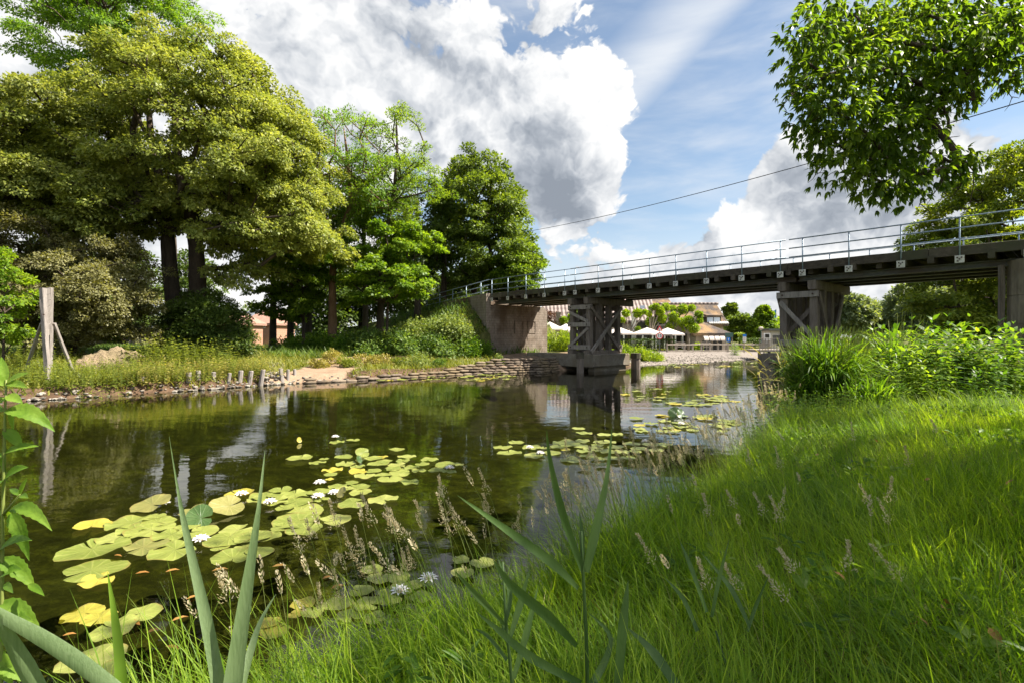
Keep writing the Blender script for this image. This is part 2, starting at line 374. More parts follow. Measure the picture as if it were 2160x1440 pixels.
def sky_world():
    w = bpy.data.worlds.new('World'); sc.world = w; w.use_nodes = True; nt = w.node_tree; nt.nodes.clear(); t = NT(nt)
    sky = t.n('ShaderNodeTexSky'); sky.sky_type = 'NISHITA'; sky.sun_disc = False
    sky.sun_elevation = math.asin(SUN[2]); sky.sun_rotation = math.atan2(SUN[0], SUN[1]); sky.air_density = 1.0; sky.dust_density = .8; sky.ozone_density = 2.0
    tc = t.n('ShaderNodeTexCoord'); D = tc.outputs['Generated']
    def vm(op, a, b, c=None):
        x = t.n('ShaderNodeVectorMath', operation=op)
        for i, v in enumerate((a, b, c)):
            if v is None: continue
            if isinstance(v, tuple): x.inputs[i].default_value = v
            else: t.l(v, x.inputs[i])
        return x
    def dirof(px, py):
        v = unit(np.array([(px - 1080) / F, 1, (HOR - py) / F])); return tuple(float(k) for k in v)
    def maprange(v, a, b, c, d, it='SMOOTHSTEP'):
        x = t.n('ShaderNodeMapRange', interpolation_type=it); t.l(v, x.inputs[0])
        for i, k in enumerate((a, b, c, d)): x.inputs[i + 1].default_value = k
        return x.outputs[0]
    def blobs(acc, vec, L):
        for px, py, r, amt in L:
            d = vm('DISTANCE', vec, dirof(px, py)).outputs['Value']; acc = t.math('ADD', acc, maprange(d, 0, r, amt, 0))
        return acc
    def heap(vec, det=5):   # billowing: soft noise plus rounded cells
        a = t.noise(3.1, det + 3, .58, vec, .15)
        v = t.n('ShaderNodeTexVoronoi'); v.feature = 'F1'; v.inputs['Scale'].default_value = 7.5; v.inputs['Detail'].default_value = det - 2.0; v.inputs['Roughness'].default_value = .55; v.inputs['Lacunarity'].default_value = 2.3
        t.l(vec, v.inputs['Vector'])
        return t.math('ADD', t.math('MULTIPLY_ADD', a, 1.9, -.95), t.math('MULTIPLY_ADD', v.outputs['Distance'], -.62, .22))
    warp = t.n('ShaderNodeTexNoise'); warp.inputs['Scale'].default_value = 5; warp.inputs['Detail'].default_value = 5; warp.inputs['Roughness'].default_value = .6
    t.l(D, warp.inputs['Vector'])
    Dw = vm('ADD', D, vm('MULTIPLY_ADD', warp.outputs['Color'], (.13, .13, .13), (-.065, -.065, -.065)).outputs[0]).outputs[0]
    Dw = vm('MULTIPLY', Dw, (1, 1, 1.25)).outputs[0]
    BL = [(760, 60, .60, .42), (430, 250, .70, .36), (1180, 300, .24, .52), (1010, 190, .32, .32), (1270, 130, .17, .42), (1270, 390, .15, .40), (1130, 420, .14, .25), (1300, 210, .1, .2),
        (1330, 190, .10, .28), (1820, 350, .17, .36), (1600, 365, .11, .56), (1960, 340, .2, .34), (1655, 235, .07, .55), (1700, 475, .17, .36), (1480, 540, .15, .34), (1850, 560, .40, .32), (1300, 600, .34, .36), (1600, 640, .5, .25), (1410, 258, .07, .36), (1395, 238, .05, .3), (1400, 370, .05, .22), (60, 150, .3, .2), (-2600, 300, .9, .3), 
        (200, 500, .7, .45), (1480, 560, .45, .22), (1780, 480, .25, .3), (1420, 520, .14, .2), (1230, 600, .2, .3), (1310, 485, .15, -.48), (1480, 470, .10, -.35), (1530, 180, .24, -.70), (1445, 430, .17, -.60), (1570, 40, .30, -.55), (1470, 320, .09, -.35), (1160, 500, .10, -.35), (1400, 20, .1, -.25), (930, 100, .05, -.2), (1180, 95, .06, -.2)]
    n0 = heap(Dw, 5.5); f0 = blobs(n0, D, BL)
    back = vm('DISTANCE', D, (0, -.8, .6)).outputs['Value']; f0 = t.math('ADD', f0, maprange(back, .2, 1.25, .45, 0))  # unseen cloud cover added behind the viewer to lift the fill light
    n0b = n0; Ds = vm('ADD', Dw, tuple(float(k) for k in np.array([.62, -.2, .75]) * .045)).outputs[0]; n1 = heap(Ds, 5)
    mask = maprange(f0, .0, .13, 0, 1); thick = maprange(f0, .08, .95, 0, 1)
    sh = t.math('MULTIPLY_ADD', t.math('SUBTRACT', n0b, n1), 1.12, .77)
    sh = t.math('MULTIPLY_ADD', thick, -.16, sh)
    sh = blobs(sh, Dw2(vm, D), [(1190, 400, .14, -.62), (1100, 350, .13, -.22), (860, 70, .13, -.30), (1010, 175, .10, -.30), (985, 300, .08, -.15), (1740, 385, .14, -.36), (1900, 420, .10, -.12), (600, 40, .2, -.06), (1300, 290, .10, .30), (1290, 120, .14, .26), (1600, 500, .12, .25), (1570, 350, .07, .3), (1200, 240, .12, .15), (500, 250, .4, .10)])
    low = t.n('ShaderNodeSeparateXYZ'); t.l(D, low.inputs[0]); lowf = maprange(low.outputs['Z'], .03, .20, 1, 0)
    sh = t.math('MULTIPLY_ADD', lowf, .10, sh)
    cc = t.ramp(sh, [(.0, (.31, .35, .41)), (.30, (.46, .50, .56)), (.55, (.70, .73, .77)), (.82, (.95, .96, .97)), (1.0, (1.10, 1.09, 1.06))])
    # extra brightness on out-of-frame clouds, sunward and behind the viewer, added as fill light
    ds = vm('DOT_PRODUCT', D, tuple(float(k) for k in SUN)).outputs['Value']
    fill_gain = t.math('ADD', maprange(ds, .62, 1.0, 1.0, 2.5), maprange(low.outputs['Y'], -.45, .15, 1.45, 0.0))
    km = t.n('ShaderNodeVectorMath', operation='SCALE'); t.l(cc, km.inputs[0]); t.l(fill_gain, km.inputs['Scale']); cc = km.outputs[0]
    # thin streak of high cloud
    n = -np.cross(dirof(1560, -30), dirof(1285, 275)); n = n / np.linalg.norm(n)
    Df = vm('ADD', D, vm('MULTIPLY_ADD', warp.outputs['Color'], (.03, .03, .03), (-.015, -.015, -.015)).outputs[0]).outputs[0]
    dn = vm('DOT_PRODUCT', Df, tuple(float(k) for k in n)).outputs['Value']
    band = t.math('MULTIPLY', maprange(dn, -.13, -.01, 0, 1), maprange(dn, -.012, .05, 1, 0))
    dd = vm('DISTANCE', D, dirof(1450, 80)).outputs['Value']
    band = t.math('MULTIPLY', band, maprange(dd, .14, .34, 1, 0))
    mp = t.n('ShaderNodeMapping'); mp.inputs['Rotation'].default_value = (0, R(48), 0); mp.inputs['Scale'].default_value = (1.6, 2, 7); t.l(D, mp.inputs['Vector'])
    wisp = t.noise(2.5, 5, .55, mp.outputs[0], .3)
    streak = t.math('MULTIPLY', band, maprange(wisp, .15, .7, .45, .95))
    veil = maprange(wisp, .36, .8, .10, .65)
    lowv = t.math('MULTIPLY', maprange(low.outputs['Z'], .02, .30, .80, 0), 1.0)
    b1 = t.n('ShaderNodeBackground'); b1.inputs['Strength'].default_value = .040 * SKYK
    t.l(t.mix(1.0, sky.outputs[0], (.96, 1.0, .96), 'MULTIPLY'), b1.inputs['Color'])
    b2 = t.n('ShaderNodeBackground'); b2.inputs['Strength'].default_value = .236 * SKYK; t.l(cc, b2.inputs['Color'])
    b3 = t.n('ShaderNodeBackground'); b3.inputs['Strength'].default_value = .236 * SKYK; b3.inputs['Color'].default_value = (.88, .92, .97, 1)
    thin = t.math('MAXIMUM', t.math('MAXIMUM', streak, veil), lowv)
    m1 = t.n('ShaderNodeMixShader'); t.l(thin, m1.inputs[0]); t.l(b1.outputs[0], m1.inputs[1]); t.l(b3.outputs[0], m1.inputs[2])
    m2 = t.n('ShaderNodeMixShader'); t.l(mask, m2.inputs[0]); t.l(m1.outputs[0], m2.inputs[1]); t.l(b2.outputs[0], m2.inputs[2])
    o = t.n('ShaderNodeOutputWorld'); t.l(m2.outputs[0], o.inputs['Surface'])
    w.cycles.sampling_method = 'MANUAL'; w.cycles.sample_map_resolution = 512
def Dw2(vm, D): return D
SKYK = 1.0
EXPO = 2.1
# ------------------------------------------------------------------ camera, sun, sky
cam = bpy.data.cameras.new('camera'); co = bpy.data.objects.new('camera', cam); COL.objects.link(co); sc.camera = co
cam.sensor_width = 36; cam.lens = 18.0; cam.shift_y = -8 / 2160; cam.clip_start = .05; cam.clip_end = 6000
co.location = (0, 0, CAM_Z); co.rotation_euler = (R(90), 0, 0)
SUN = unit(np.array([.64, -.03, .77]))
sl = bpy.data.lights.new('sun', 'SUN'); sl.energy = 3.7; sl.angle = R(.5); sl.color = (1, .93, .82)
so = bpy.data.objects.new('sun', sl); COL.objects.link(so)
so.rotation_euler = Vector(SUN).to_track_quat('Z', 'Y').to_euler(); so.location = (40, 10, 50)

sky_world()
sc.render.engine = 'CYCLES'
sc.view_settings.view_transform = 'Standard'; sc.view_settings.look = 'None'; sc.view_settings.exposure = EXPO; sc.view_settings.gamma = 1
cy = sc.cycles; cy.max_bounces = 7; cy.diffuse_bounces = 3; cy.glossy_bounces = 3; cy.transmission_bounces = 4; cy.transparent_max_bounces = 8
cy.use_denoising = True; cy.sample_clamp_indirect = 6; cy.caustics_reflective = False; cy.caustics_refractive = False
cy.use_adaptive_sampling = True; cy.adaptive_threshold = .012

# ------------------------------------------------------------------ the lie of the land
BA = np.array([3.5, 28.0]); BD = np.array([-.6655, .7464]); BN = np.array([.7464, .6655])   # bridge: a point under the near rail, along, across
def BW(t, w, z): p = BA + BD * t + BN * w; return np.array([p[0], p[1], z])
NEAR = [(-70, -6), (-9, -.6), (-2.7, .95), (-1.7, 1.55), (-1.25, 2.1), (-.8, 2.65), (-.1, 3.3), (.75, 4.2), (1.7, 5.25), (2.6, 6.3), (3.75, 7.95), (5.1, 9.9), (6.5, 12), (8.6, 14.6), (10.9, 17.3), (14.5, 20.5), (20, 26), (34, 36), (90, 52)]
FAR = [(110, 82), (60, 58), (38, 50), (20.9, 43.2), (14.8, 38.1), (10.1, 34.7), (7.4, 32.4), (5.2, 30.6), (2.9, 28.3), (1.8, 27.4), (-.1, 26.6), (-1.9, 25.6), (-4.0, 24), (-6.4, 21.6), (-8.6, 20.2), (-9.4, 19.2), (-10.7, 17.5), (-11.9, 16.5), (-12.6, 15.4), (-13.5, 14.7), (-14.8, 13.9), (-18, 12.6), (-30, 9), (-80, 0)]
RIVER = np.array(NEAR + FAR)
def seg_dist(x, y, line):
    d = np.full(x.shape, 1e9)
    for (ax, ay), (bx, by) in zip(line[:-1], line[1:]):
        ex, ey = bx - ax, by - ay; u = np.clip(((x - ax) * ex + (y - ay) * ey) / (ex * ex + ey * ey), 0, 1)
        d = np.minimum(d, np.hypot(x - ax - u * ex, y - ay - u * ey))
    return d
def in_river(x, y):
    ins = np.zeros(x.shape, bool); n = len(RIVER)
    for i in range(n):
        ax, ay = RIVER[i]; bx, by = RIVER[(i + 1) % n]
        c = ((ay > y) != (by > y)) & (x < (bx - ax) * (y - ay) / (by - ay + 1e-12) + ax); ins ^= c
    return ins
def land(x, y):
    """height of the ground, plus masks"""
    x = np.asarray(x, float); y = np.asarray(y, float)
    dn = seg_dist(x, y, NEAR); df = seg_dist(x, y, FAR); ins = in_river(x, y)
    near = dn < df; s = np.minimum(dn, df)
    zn = .30 * smooth01(dn / .55) + .27 * smooth01((dn - .3) / 3.2) + .35 * smooth01((dn - 4) / 9) + .035 * vnoise(x, y, 1.1, 1) * smooth01(dn / .6)
    beach = smooth01((x - 6.5) / 2.5) * smooth01((y - 31) / 2)
    zf = .36 * smooth01(df / .55) + .44 * smooth01((df - .6) / 7) + .04 * vnoise(x, y, .8, 2) * smooth01(df / 1.2)
    zb = .10 * smooth01(df / .8) + .33 * smooth01(df / 8) + .015 * vnoise(x, y, 1.5, 3)
    zf = zf * (1 - beach) + zb * beach
    t = (x - BA[0]) * BD[0] + (y - BA[1]) * BD[1]; w = (x - BA[0]) * BN[0] + (y - BA[1]) * BN[1]
    top = 4.45 - .085 * np.clip(t - 9, 0, 40)
    d = np.hypot(np.maximum(np.maximum(-w - .15, w - 5.0), 0), np.maximum(9.3 - t, 0) * 1.35)
    wall = (w > -.25) & (t < 9.0)
    hill = np.where(wall, 0, top - d * (.80 + .06 * vnoise(x, y, .5, 5))) * (1 - smooth01((t - 44) / 8))
    hill = np.where(t < 7.0, 0, hill)
    zf = np.maximum(zf, hill)
    z = np.where(near, zn, zf)
    z = z + .5 * smooth01((s - 30) / 60)
    bed = -(.10 + .42 * s); bed = np.maximum(bed, -1.25) + .10 * vnoise(x, y, 1.6, 7) * smooth01(s / 1.5)
    z = np.where(ins, np.minimum(bed, -.03), z)
    path = (1 - smooth01((np.abs(df - 4.9 + .5 * vnoise(x, y, .25, 11)) - .55) / .6)) * (~near) * (~ins) * smooth01((x + 11) / 2) * (x < 7) * (hill < zf + .05)
    path = np.maximum(path, (~near) * (~ins) * smooth01((x + 9.8) / .8) * (1 - smooth01((x + 7.4) / .8)) * (df < 5) * .95)
    path = np.maximum(path, (~near) * (~ins) * (df < 6.2) * smooth01((x + 1.6) / 1.5) * (x < 6.8))
    earth = (~near) * (~ins) * (1 - smooth01((df - .35) / .7)) * (1 - beach)
    gravel = beach * (~near) * (~ins) * (1 - smooth01((df - 13) / 2)) * (1 - smooth01((x - 23) / 4))
    return z, path.astype(float), gravel.astype(float), earth.astype(float)
def land_z(x, y):
    return land(np.atleast_1d(np.asarray(x, float)), np.atleast_1d(np.asarray(y, float)))[0]
def lz(x, y): return float(land_z(x, y)[0])

def axis(parts):
    a = []
    for lo, hi, st in parts: a.extend(np.arange(lo, hi, st))
    return np.array(a + [parts[-1][1]])
gx = axis([(-2600, -300, 200), (-300, -80, 20), (-80, -20, 1.5), (-20, -4, .35), (-4, 7, .13), (7, 26, .45), (26, 90, 2), (90, 300, 20), (300, 2600, 200)])
gy = axis([(-60, -6, 6), (-6, 0, .5), (0, 11, .13), (11, 46, .35), (46, 100, 2), (100, 300, 20), (300, 3000, 180)])
GX, GY = np.meshgrid(gx, gy)
gz, gp, gg, ge = land(GX.ravel(), GY.ravel())
nx, ny = len(gx), len(gy)
idx = np.arange(nx * ny).reshape(ny, nx)
quads = np.stack([idx[:-1, :-1], idx[:-1, 1:], idx[1:, 1:], idx[1:, :-1]], axis=-1).reshape(-1, 4)

def ground_mat():
    m, nt = mat('ground_soil'); t = NT(nt)
    a = t.n('ShaderNodeVertexColor'); a.layer_name = 'zone'
    sep = t.n('ShaderNodeSeparateColor'); t.l(a.outputs['Color'], sep.inputs[0])
    pw = t.pos(); n1 = t.noise(2.2, 6, .65, pw); n2 = t.noise(16, 5, .65, pw); n3 = t.noise(.5, 3, .5, pw)
    f = t.math('ADD', t.math('MULTIPLY', n1, .5), t.math('MULTIPLY', n2, .5))
    turf = t.ramp(f, [(.3, (.035, .045, .012)), (.5, (.085, .09, .025)), (.72, (.17, .15, .05))])
    path = t.ramp(f, [(.3, (.14, .092, .06)), (.5, (.24, .165, .11)), (.7, (.33, .24, .165))])
    vor = t.n('ShaderNodeTexVoronoi'); vor.inputs['Scale'].default_value = 7; t.l(pw, vor.inputs['Vector'])
    grav = t.ramp(t.math('ADD', t.math('MULTIPLY', vor.outputs['Distance'], .5), t.math('MULTIPLY', n2, .6)), [(.25, (.085, .07, .058)), (.5, (.165, .14, .12)), (.75, (.26, .228, .20))])
    earth = t.ramp(f, [(.3, (.035, .022, .013)), (.55, (.10, .062, .038)), (.75, (.18, .12, .075))])
    nb = t.math('MULTIPLY_ADD', n1, .7, -.35)
    def msk(s): return t.ramp(t.math('ADD', s, nb), [(.38, (0, 0, 0)), (.58, (1, 1, 1))])
    c = t.mix(msk(sep.outputs[2]), turf, earth); c = t.mix(msk(sep.outputs[0]), c, path); c = t.mix(msk(sep.outputs[1]), c, grav)
    g = t.n('ShaderNodeNewGeometry'); sz = t.n('ShaderNodeSeparateXYZ'); t.l(g.outputs['Position'], sz.inputs[0])
    bn = t.noise(1.6, 8, .72, t.pos((1.1, 1.5, 1)), .3)
    bed = t.ramp(t.math('ADD', t.math('MULTIPLY', bn, .75), t.math('MULTIPLY', n2, .25)), [(.34, (.009, .011, .004)), (.50, (.026, .031, .008)), (.62, (.065, .075, .014)), (.78, (.14, .15, .032))])
    uw = t.math('LESS_THAN', sz.outputs['Z'], .0); c = t.mix(uw, c, bed)
    t.out(t.principled(c, .95, .15, normal=t.bump(f, .6, .05))); return m
me = fast_mesh('ground', np.stack([GX.ravel(), GY.ravel(), gz], axis=1), [quads], ground_mat(), smooth=True)
ca = me.color_attributes.new('zone', 'FLOAT_COLOR', 'POINT')
ca.data.foreach_set('color', np.stack([gp, gg, ge, np.ones_like(gp)], axis=1).astype(np.float32).ravel())
tag(link('ground', me), kind='structure')

def water_mat():
    m, nt = mat('river_water'); t = NT(nt)
    v = t.pos((1, 1.6, 1)); n1 = t.noise(.9, 3, .5, v); n2 = t.noise(5.5, 3, .55, v); n3 = t.noise(.22, 2, .5, t.pos())
    calm = t.ramp(n3, [(.35, (.25, .25, .25)), (.65, (1, 1, 1))])
    h = t.math('ADD', t.math('MULTIPLY', n1, .6), t.math('MULTIPLY', t.math('MULTIPLY', n2, .16), calm))
    nm = t.bump(h, .22, .05)
    fr = t.n('ShaderNodeFresnel'); fr.inputs['IOR'].default_value = 1.42; t.l(nm, fr.inputs['Normal'])
    gl = t.n('ShaderNodeBsdfGlossy'); gl.inputs['Roughness'].default_value = .012; gl.inputs['Color'].default_value = (.96, .96, .96, 1); t.l(nm, gl.inputs['Normal'])
    tr = t.n('ShaderNodeBsdfTransparent'); tr.inputs['Color'].default_value = (.60, .60, .36, 1)
    mx = t.n('ShaderNodeMixShader'); t.l(fr.outputs[0], mx.inputs[0]); t.l(tr.outputs[0], mx.inputs[1]); t.l(gl.outputs[0], mx.inputs[2])
    t.out(mx.outputs[0]); return m
wm = MB(); wm.add([(-90, -8, 0), (120, -8, 0), (120, 90, 0), (-90, 90, 0)], [(0, 1, 2, 3)])
tag(wm.build('water', water_mat()), kind='structure')
# ------------------------------------------------------------------ the bridge
DECK, RAIL, GIRD = 4.62, 5.57, 3.98
def t_of(px, w=0.0):
    """how far along the bridge a measured column stands"""
    u = (px - 1080) / F; b = BA + BN * w
    return (b[0] - u * b[1]) / (-BD[0] + u * BD[1])
bridge = empty('bridge', BW(0, 0, 0), 'old timber road bridge on wooden trestles with thin steel railings across the river', 'bridge')
T_R, T_L = -22.0, 7.35
def ramp_z(t): return -max(0, t - T_L) * .085
UPB = (0, 0, 1)
m = MB()                                             # deck: cross planks on bearers
k = T_R
while k < T_L:
    m.beam(BW(k + .11, .02, DECK - .10), BW(k + .11, 4.68, DECK - .10), .205, .09, seg=2, jit=.004); k += .225
m.build('deck', M['deckwood'], bridge)
tt = [T_R] + sorted([t_of(p) for p in (1960, 1663, 1430, 1205, 1060)]) + [T_L]
tt = sorted(tt)
for side, w in (('near', -.03), ('far', 4.73)):       # edge boards, joint by joint
    m = MB()
    for a, b in zip(tt[:-1], tt[1:]):
        m.beam(BW(a + .006, w, DECK - .10), BW(b - .006, w, DECK - .10), .10, .30, seg=8, jit=.008)
    m.build('edge_board', M['deckwood'], bridge)
m = MB(); k = T_R + .3                                # bearers under the planks
while k < T_L:
    m.beam(BW(k, -.12 if int(k * 7) % 3 else .1, DECK - .30), BW(k, 4.8, DECK - .30), .17, .24, seg=3); k += .72
m.build('bearer', M['deckwood'], bridge)
spans = [(T_L + .2, t_of(1222) + .05), (t_of(1222) - .05, t_of(1672) + .06), (t_of(1672) - .06, -17.6), (-17.7, T_R)]
for w in (.55, 1.75, 2.95, 4.15):                     # steel girders
    m = MB()
    for a, b in spans:
        zt = DECK - .43; zb = GIRD
        pa, pb = BW(a, w, 0), BW(b, w, 0)
        for zz, wd, hh in ((zt - .02, .26, .035), (zb + .018, .26, .035), ((zt + zb) / 2, .03, zt - zb - .06)):
            q0, q1 = pa.copy(), pb.copy(); q0[2] = q1[2] = zz; m.beam(q0, q1, wd, hh, seg=3, jit=.002)
    m.build('girder', M['girder'], bridge)

posts_px = [903, 930, 957.5, 986, 1017, 1040, 1074, 1112, 1151, 1194, 1216, 1264.5, 1316, 1373, 1428, 1493, 1567, 1648.5, 1695, 1792.5, 1902, 2025.5]
rail = empty('railing', BW(0, 0, DECK)); rail.parent = bridge; rail.matrix_parent_inverse = world_of(bridge).inverted()
for p in posts_px + [2172]:
    t = t_of(p); dz = ramp_z(t); m = MB()
    zb = DECK - .48 if t < T_L else DECK - .25
    m.tube([BW(t, -.10, zb + dz), BW(t, -.10, RAIL + dz)], .024, 6); m.build('post', M['railsteel'], rail, True)
    if t < T_L - .2:
        m = MB(); m.box(BW(t, -.13, DECK - .37 + dz), (.23, .03, .23), math.atan2(BD[1], BD[0])); pl = m.build('bracket_plate', M['railwhite'], rail)
        for dx, dz2 in ((-.055, .055), (.055, .055), (-.055, -.055), (.055, -.055)):
            pass
        m = MB()
        for dx, dz2 in ((0, .0), (-.05, .05), (.05, .05), (.04, -.06)):
            q = BW(t + dx, -.155, DECK - .37 + dz + dz2); m.box(q, (.038, .03, .038), math.atan2(BD[1], BD[0]))
        m.build('bolt', M['bolt'], rail)
gap = t_of(1663)
for off in (0, .34, .68):
    for a, b in (((T_R, gap - .06)), (gap + .06, t_of(1205)), (t_of(1205) + .02, T_L)):
        m = MB(); m.tube([BW(a, -.10, RAIL - off), BW(b, -.10, RAIL - off)], .025, 6); m.build('rail_bar', M['railsteel'], rail, True)
    e = t_of(897); m = MB(); m.tube([BW(T_L, -.10, RAIL - off), BW(e, -.10, RAIL - off + ramp_z(e))], .025, 6); m.build('rail_bar', M['railsteel'], rail, True)
far = empty('railing', BW(0, 4.8, DECK)); far.parent = bridge; far.matrix_parent_inverse = world_of(bridge).inverted()
k = T_R + .5
while k < T_L + 4:
    m = MB(); m.tube([BW(k, 4.85, DECK - .48 + ramp_z(k)), BW(k, 4.85, RAIL + ramp_z(k))], .024, 6); m.build('post', M['railsteel'], far, True); k += 1.52
for off in (0, .34, .68):
    m = MB(); m.tube([BW(T_R, 4.85, RAIL - off), BW(T_L, 4.85, RAIL - off), BW(T_L + 4, 4.85, RAIL - off + ramp_z(T_L + 4))], .025, 6); m.build('rail_bar', M['railsteel'], far, True)

def trestle(tl, tr, zbase, ztop):
    root = empty('trestle', BW((tl + tr) / 2, 2, zbase)); root.parent = bridge; root.matrix_parent_inverse = world_of(bridge).inverted()
    rows = (.42, 1.25, 2.1, 2.92)
    for tq in (tl, tr):
        for w in rows:
            m = MB(); m.beam(BW(tq, w, zbase), BW(tq, w, ztop - .36), .28, .28, up=tuple(list(BD) + [0]), seg=7, jit=.012); m.build('post', M['timber'], root)
        m = MB(); m.beam(BW(tq, .12, ztop - .18), BW(tq, 4.3, ztop - .18), .30, .355, seg=6, jit=.008); m.build('cap_beam', M['timber'], root)
        m = MB(); m.beam(BW(tq, .15, zbase + .05), BW(tq, 3.03, zbase + .05), .34, .26, seg=4, jit=.008); m.build('sill_beam', M['timber'], root)
    for w, sgn in ((.42 - .18, 1), (2.92 + .18, -1)):
        for z in (ztop - .52, (ztop + zbase) / 2 + .06, zbase + .36):
            m = MB(); m.beam(BW(tl + .22, w, z), BW(tr - .2, w, z), .075, .24, seg=3); m.build('cross_plank', M['timber_pale'] if sgn > 0 else M['timber'], root)
        zm = (ztop + zbase) / 2 + .06
        for z0, z1, q in ((ztop - .78, zm + .16, 1), (zbase + .42, zm - .2, 1), (ztop - .78, zm + .16, -1), (zbase + .42, zm - .2, -1)):
            ww = w + (.0 if q > 0 else .36 * sgn)
            a, b = (tl + .1, tr - .05) if q > 0 else (tr - .05, tl + .1)
            m = MB(); m.beam(BW(a, ww, z0), BW(b, ww, z1), .06, .16, seg=3); m.build('brace', M['timber_pale'] if q * sgn > 0 else M['timber'], root)
    for tq in (tr - .2, tl + .2):
        for i, (w0, w1) in enumerate(((.3, 3.0), (3.0, .3))):
            m = MB(); m.beam(BW(tq - .04 * i * (1 if tq < tl else -1), w0, ztop - .5), BW(tq - .04 * i * (1 if tq < tl else -1), w1, zbase + .1), .19, .07, up=tuple(list(BD) + [0]), seg=5); m.build('brace', M['timber_pale'] if i else M['timber'], root)
    m = MB()
    for w in rows[:1]:
        for tq in (tl, tr):
            for z in (ztop - .52, (ztop + zbase) / 2 + .06, zbase + .36):
                m.tube([BW(tq, w - .2, z), BW(tq, w - .25, z)], .035, 6)
    m.build('bolt', M['bolt'], root)
    # dark tie boards inside
    m = MB()
    for k, w in enumerate((.85, 2.5)):
        m.beam(BW(tl - .1, w, zbase + .2), BW(tl - .1 - .05 * k, w, ztop - .3), .22, .10, up=tuple(list(BD) + [0]), seg=4)
    m.build('inner_pile', M['timber'], root)
trestle(t_of(1206, .3) , t_of(1240, .3), .92, GIRD)
trestle(t_of(1652, .3), t_of(1716, .3), -.9, GIRD)
a1, a2 = t_of(1206, .3), t_of(1240, .3); b1, b2 = t_of(1652, .3), t_of(1716, .3)
m = MB()                                              # concrete footing of the first trestle, hollow below
def bfoot(t0, t1, w0, w1, z0, z1):
    m.beam(BW((t0 + t1) / 2, w0, (z0 + z1) / 2), BW((t0 + t1) / 2, w1, (z0 + z1) / 2), abs(t1 - t0), z1 - z0, seg=5, jit=.015)
bfoot(a1 + .75, a2 - .75, -.15, 3.05, .24, .92)
bfoot(a1 + .6, a1 + .2, .1, 2.9, -1, .25); bfoot(a2 - .2, a2 - .6, .1, 2.9, -1, .25)
m.build('footing', M['footing'], bridge)
m = MB()
bfoot(b1 + .75, b1 - .1, -.25, 3.6, .80, 1.18)
for w in (-.1, .5, 1.1, 1.7, 2.4, 3.1):
    m.beam(BW(b1 + .5, w, -1), BW(b1 + .5, w, .82), .42, .5, seg=4, jit=.02)
m.build('fender', M['timber'], bridge)
# abutment, wing wall, steps
m = MB()
def slab(t0, t1, w0, w1, z0, z1, seg=8, jit=.012, tilt=0):
    m.beam(BW(t0, (w0 + w1) / 2, (z0 + z1) / 2), BW(t1, (w0 + w1) / 2, (z0 + z1) / 2 + tilt), abs(w1 - w0), z1 - z0, seg=seg, jit=jit)
slab(T_L + .02, T_L + 2.4, -.02, 5.3, -.2, GIRD - .02)
m.build('abutment', M['concrete'], bridge)
m = MB(); slab(T_L + .75, T_L + 2.5, -.025, 5.28, GIRD - .02, DECK - .02)
m.build('back_wall', M['concrete'], bridge)
m = MB()
vs = []
for t, z in ((T_L - .06, 4.66), (T_L + 5, 4.30)):
    for w in (-.42, -.03):
        vs += [BW(t, w, 0), BW(t, w, z)]
m.add(vs, [(0, 4, 5, 1), (2, 3, 7, 6), (1, 5, 7, 3), (0, 1, 3, 2), (4, 6, 7, 5)])
m.build('wing_wall', M['concrete'], bridge)
m = MB()                                              # faint framed panels on the abutment face
for w0, w1 in ((2.1, 2.9), (3.3, 4.1)):
    for p, q, r, s in ((w0, w1, 2.9, 2.94), (w0, w1, 2.1, 2.14), (w0, w0 + .04, 2.1, 2.94), (w1 - .04, w1, 2.1, 2.94)):
        m.beam(BW(T_L - .003, (p + q) / 2, r), BW(T_L - .003, (p + q) / 2, s), q - p, .03, up=tuple(list(BD) + [0]), seg=1, jit=0)
m.build('panel_frame', M['concrete'], bridge)
# right-hand pier: round nosed concrete with a timber fender
m = MB(); tc, hw = -17.98, 1.05
out = []
for i in range(13):
    an = math.pi * (i / 12); p = BW(tc + hw * math.cos(an), .75 - hw * math.sin(an), 0); out.append((p[0], p[1]))
p = BW(tc - hw, 4.6, 0); out.append((p[0], p[1])); p = BW(tc + hw, 4.6, 0); out.append((p[0], p[1]))
for z0, z1 in ((-.5, 1.2), (1.215, 2.2), (2.215, 3.05), (3.065, 4.12)): m.prism(out[::-1], z0, z1)
p_in = [(BW(tc, 2.3, 0)[0] + (x - BW(tc, 2.3, 0)[0]) * .985, BW(tc, 2.3, 0)[1] + (y - BW(tc, 2.3, 0)[1]) * .985) for x, y in out]
m.prism(p_in[::-1], -.4, 4.1); m.build('pier', M['pierconcrete'], bridge)
m = MB()
for w in (.25,): m.beam(BW(tc + hw + .08, w, -.2), BW(tc + hw + .08, w, 4.0), .10, .14, seg=6, jit=.012)
m.build('timber_guard', M['timber'], bridge)

# quay steps beside the footing
st = empty('quay_steps', BW(a1 + 2.2, 0, .2), 'low concrete steps at the water edge beside the first bridge footing', 'steps')
m = MB(); m.beam(BW(a1 + .8, -.3, .25), BW(a1 + 3.1, -.3, .25), 1.4, .5, seg=4, jit=.01); m.build('step', M['footing'], st)
m = MB(); m.beam(BW(a1 + .8, .3, .60), BW(a1 + 2.2, .3, .60), .9, .22, seg=4, jit=.01); m.build('step', M['footing'], st)
m = MB(); m.beam(BW(a1 + .8, .9, .80), BW(a1 + 3.6, .9, .80), 1.3, .2, seg=4, jit=.01); m.build('step', M['footing'], st)
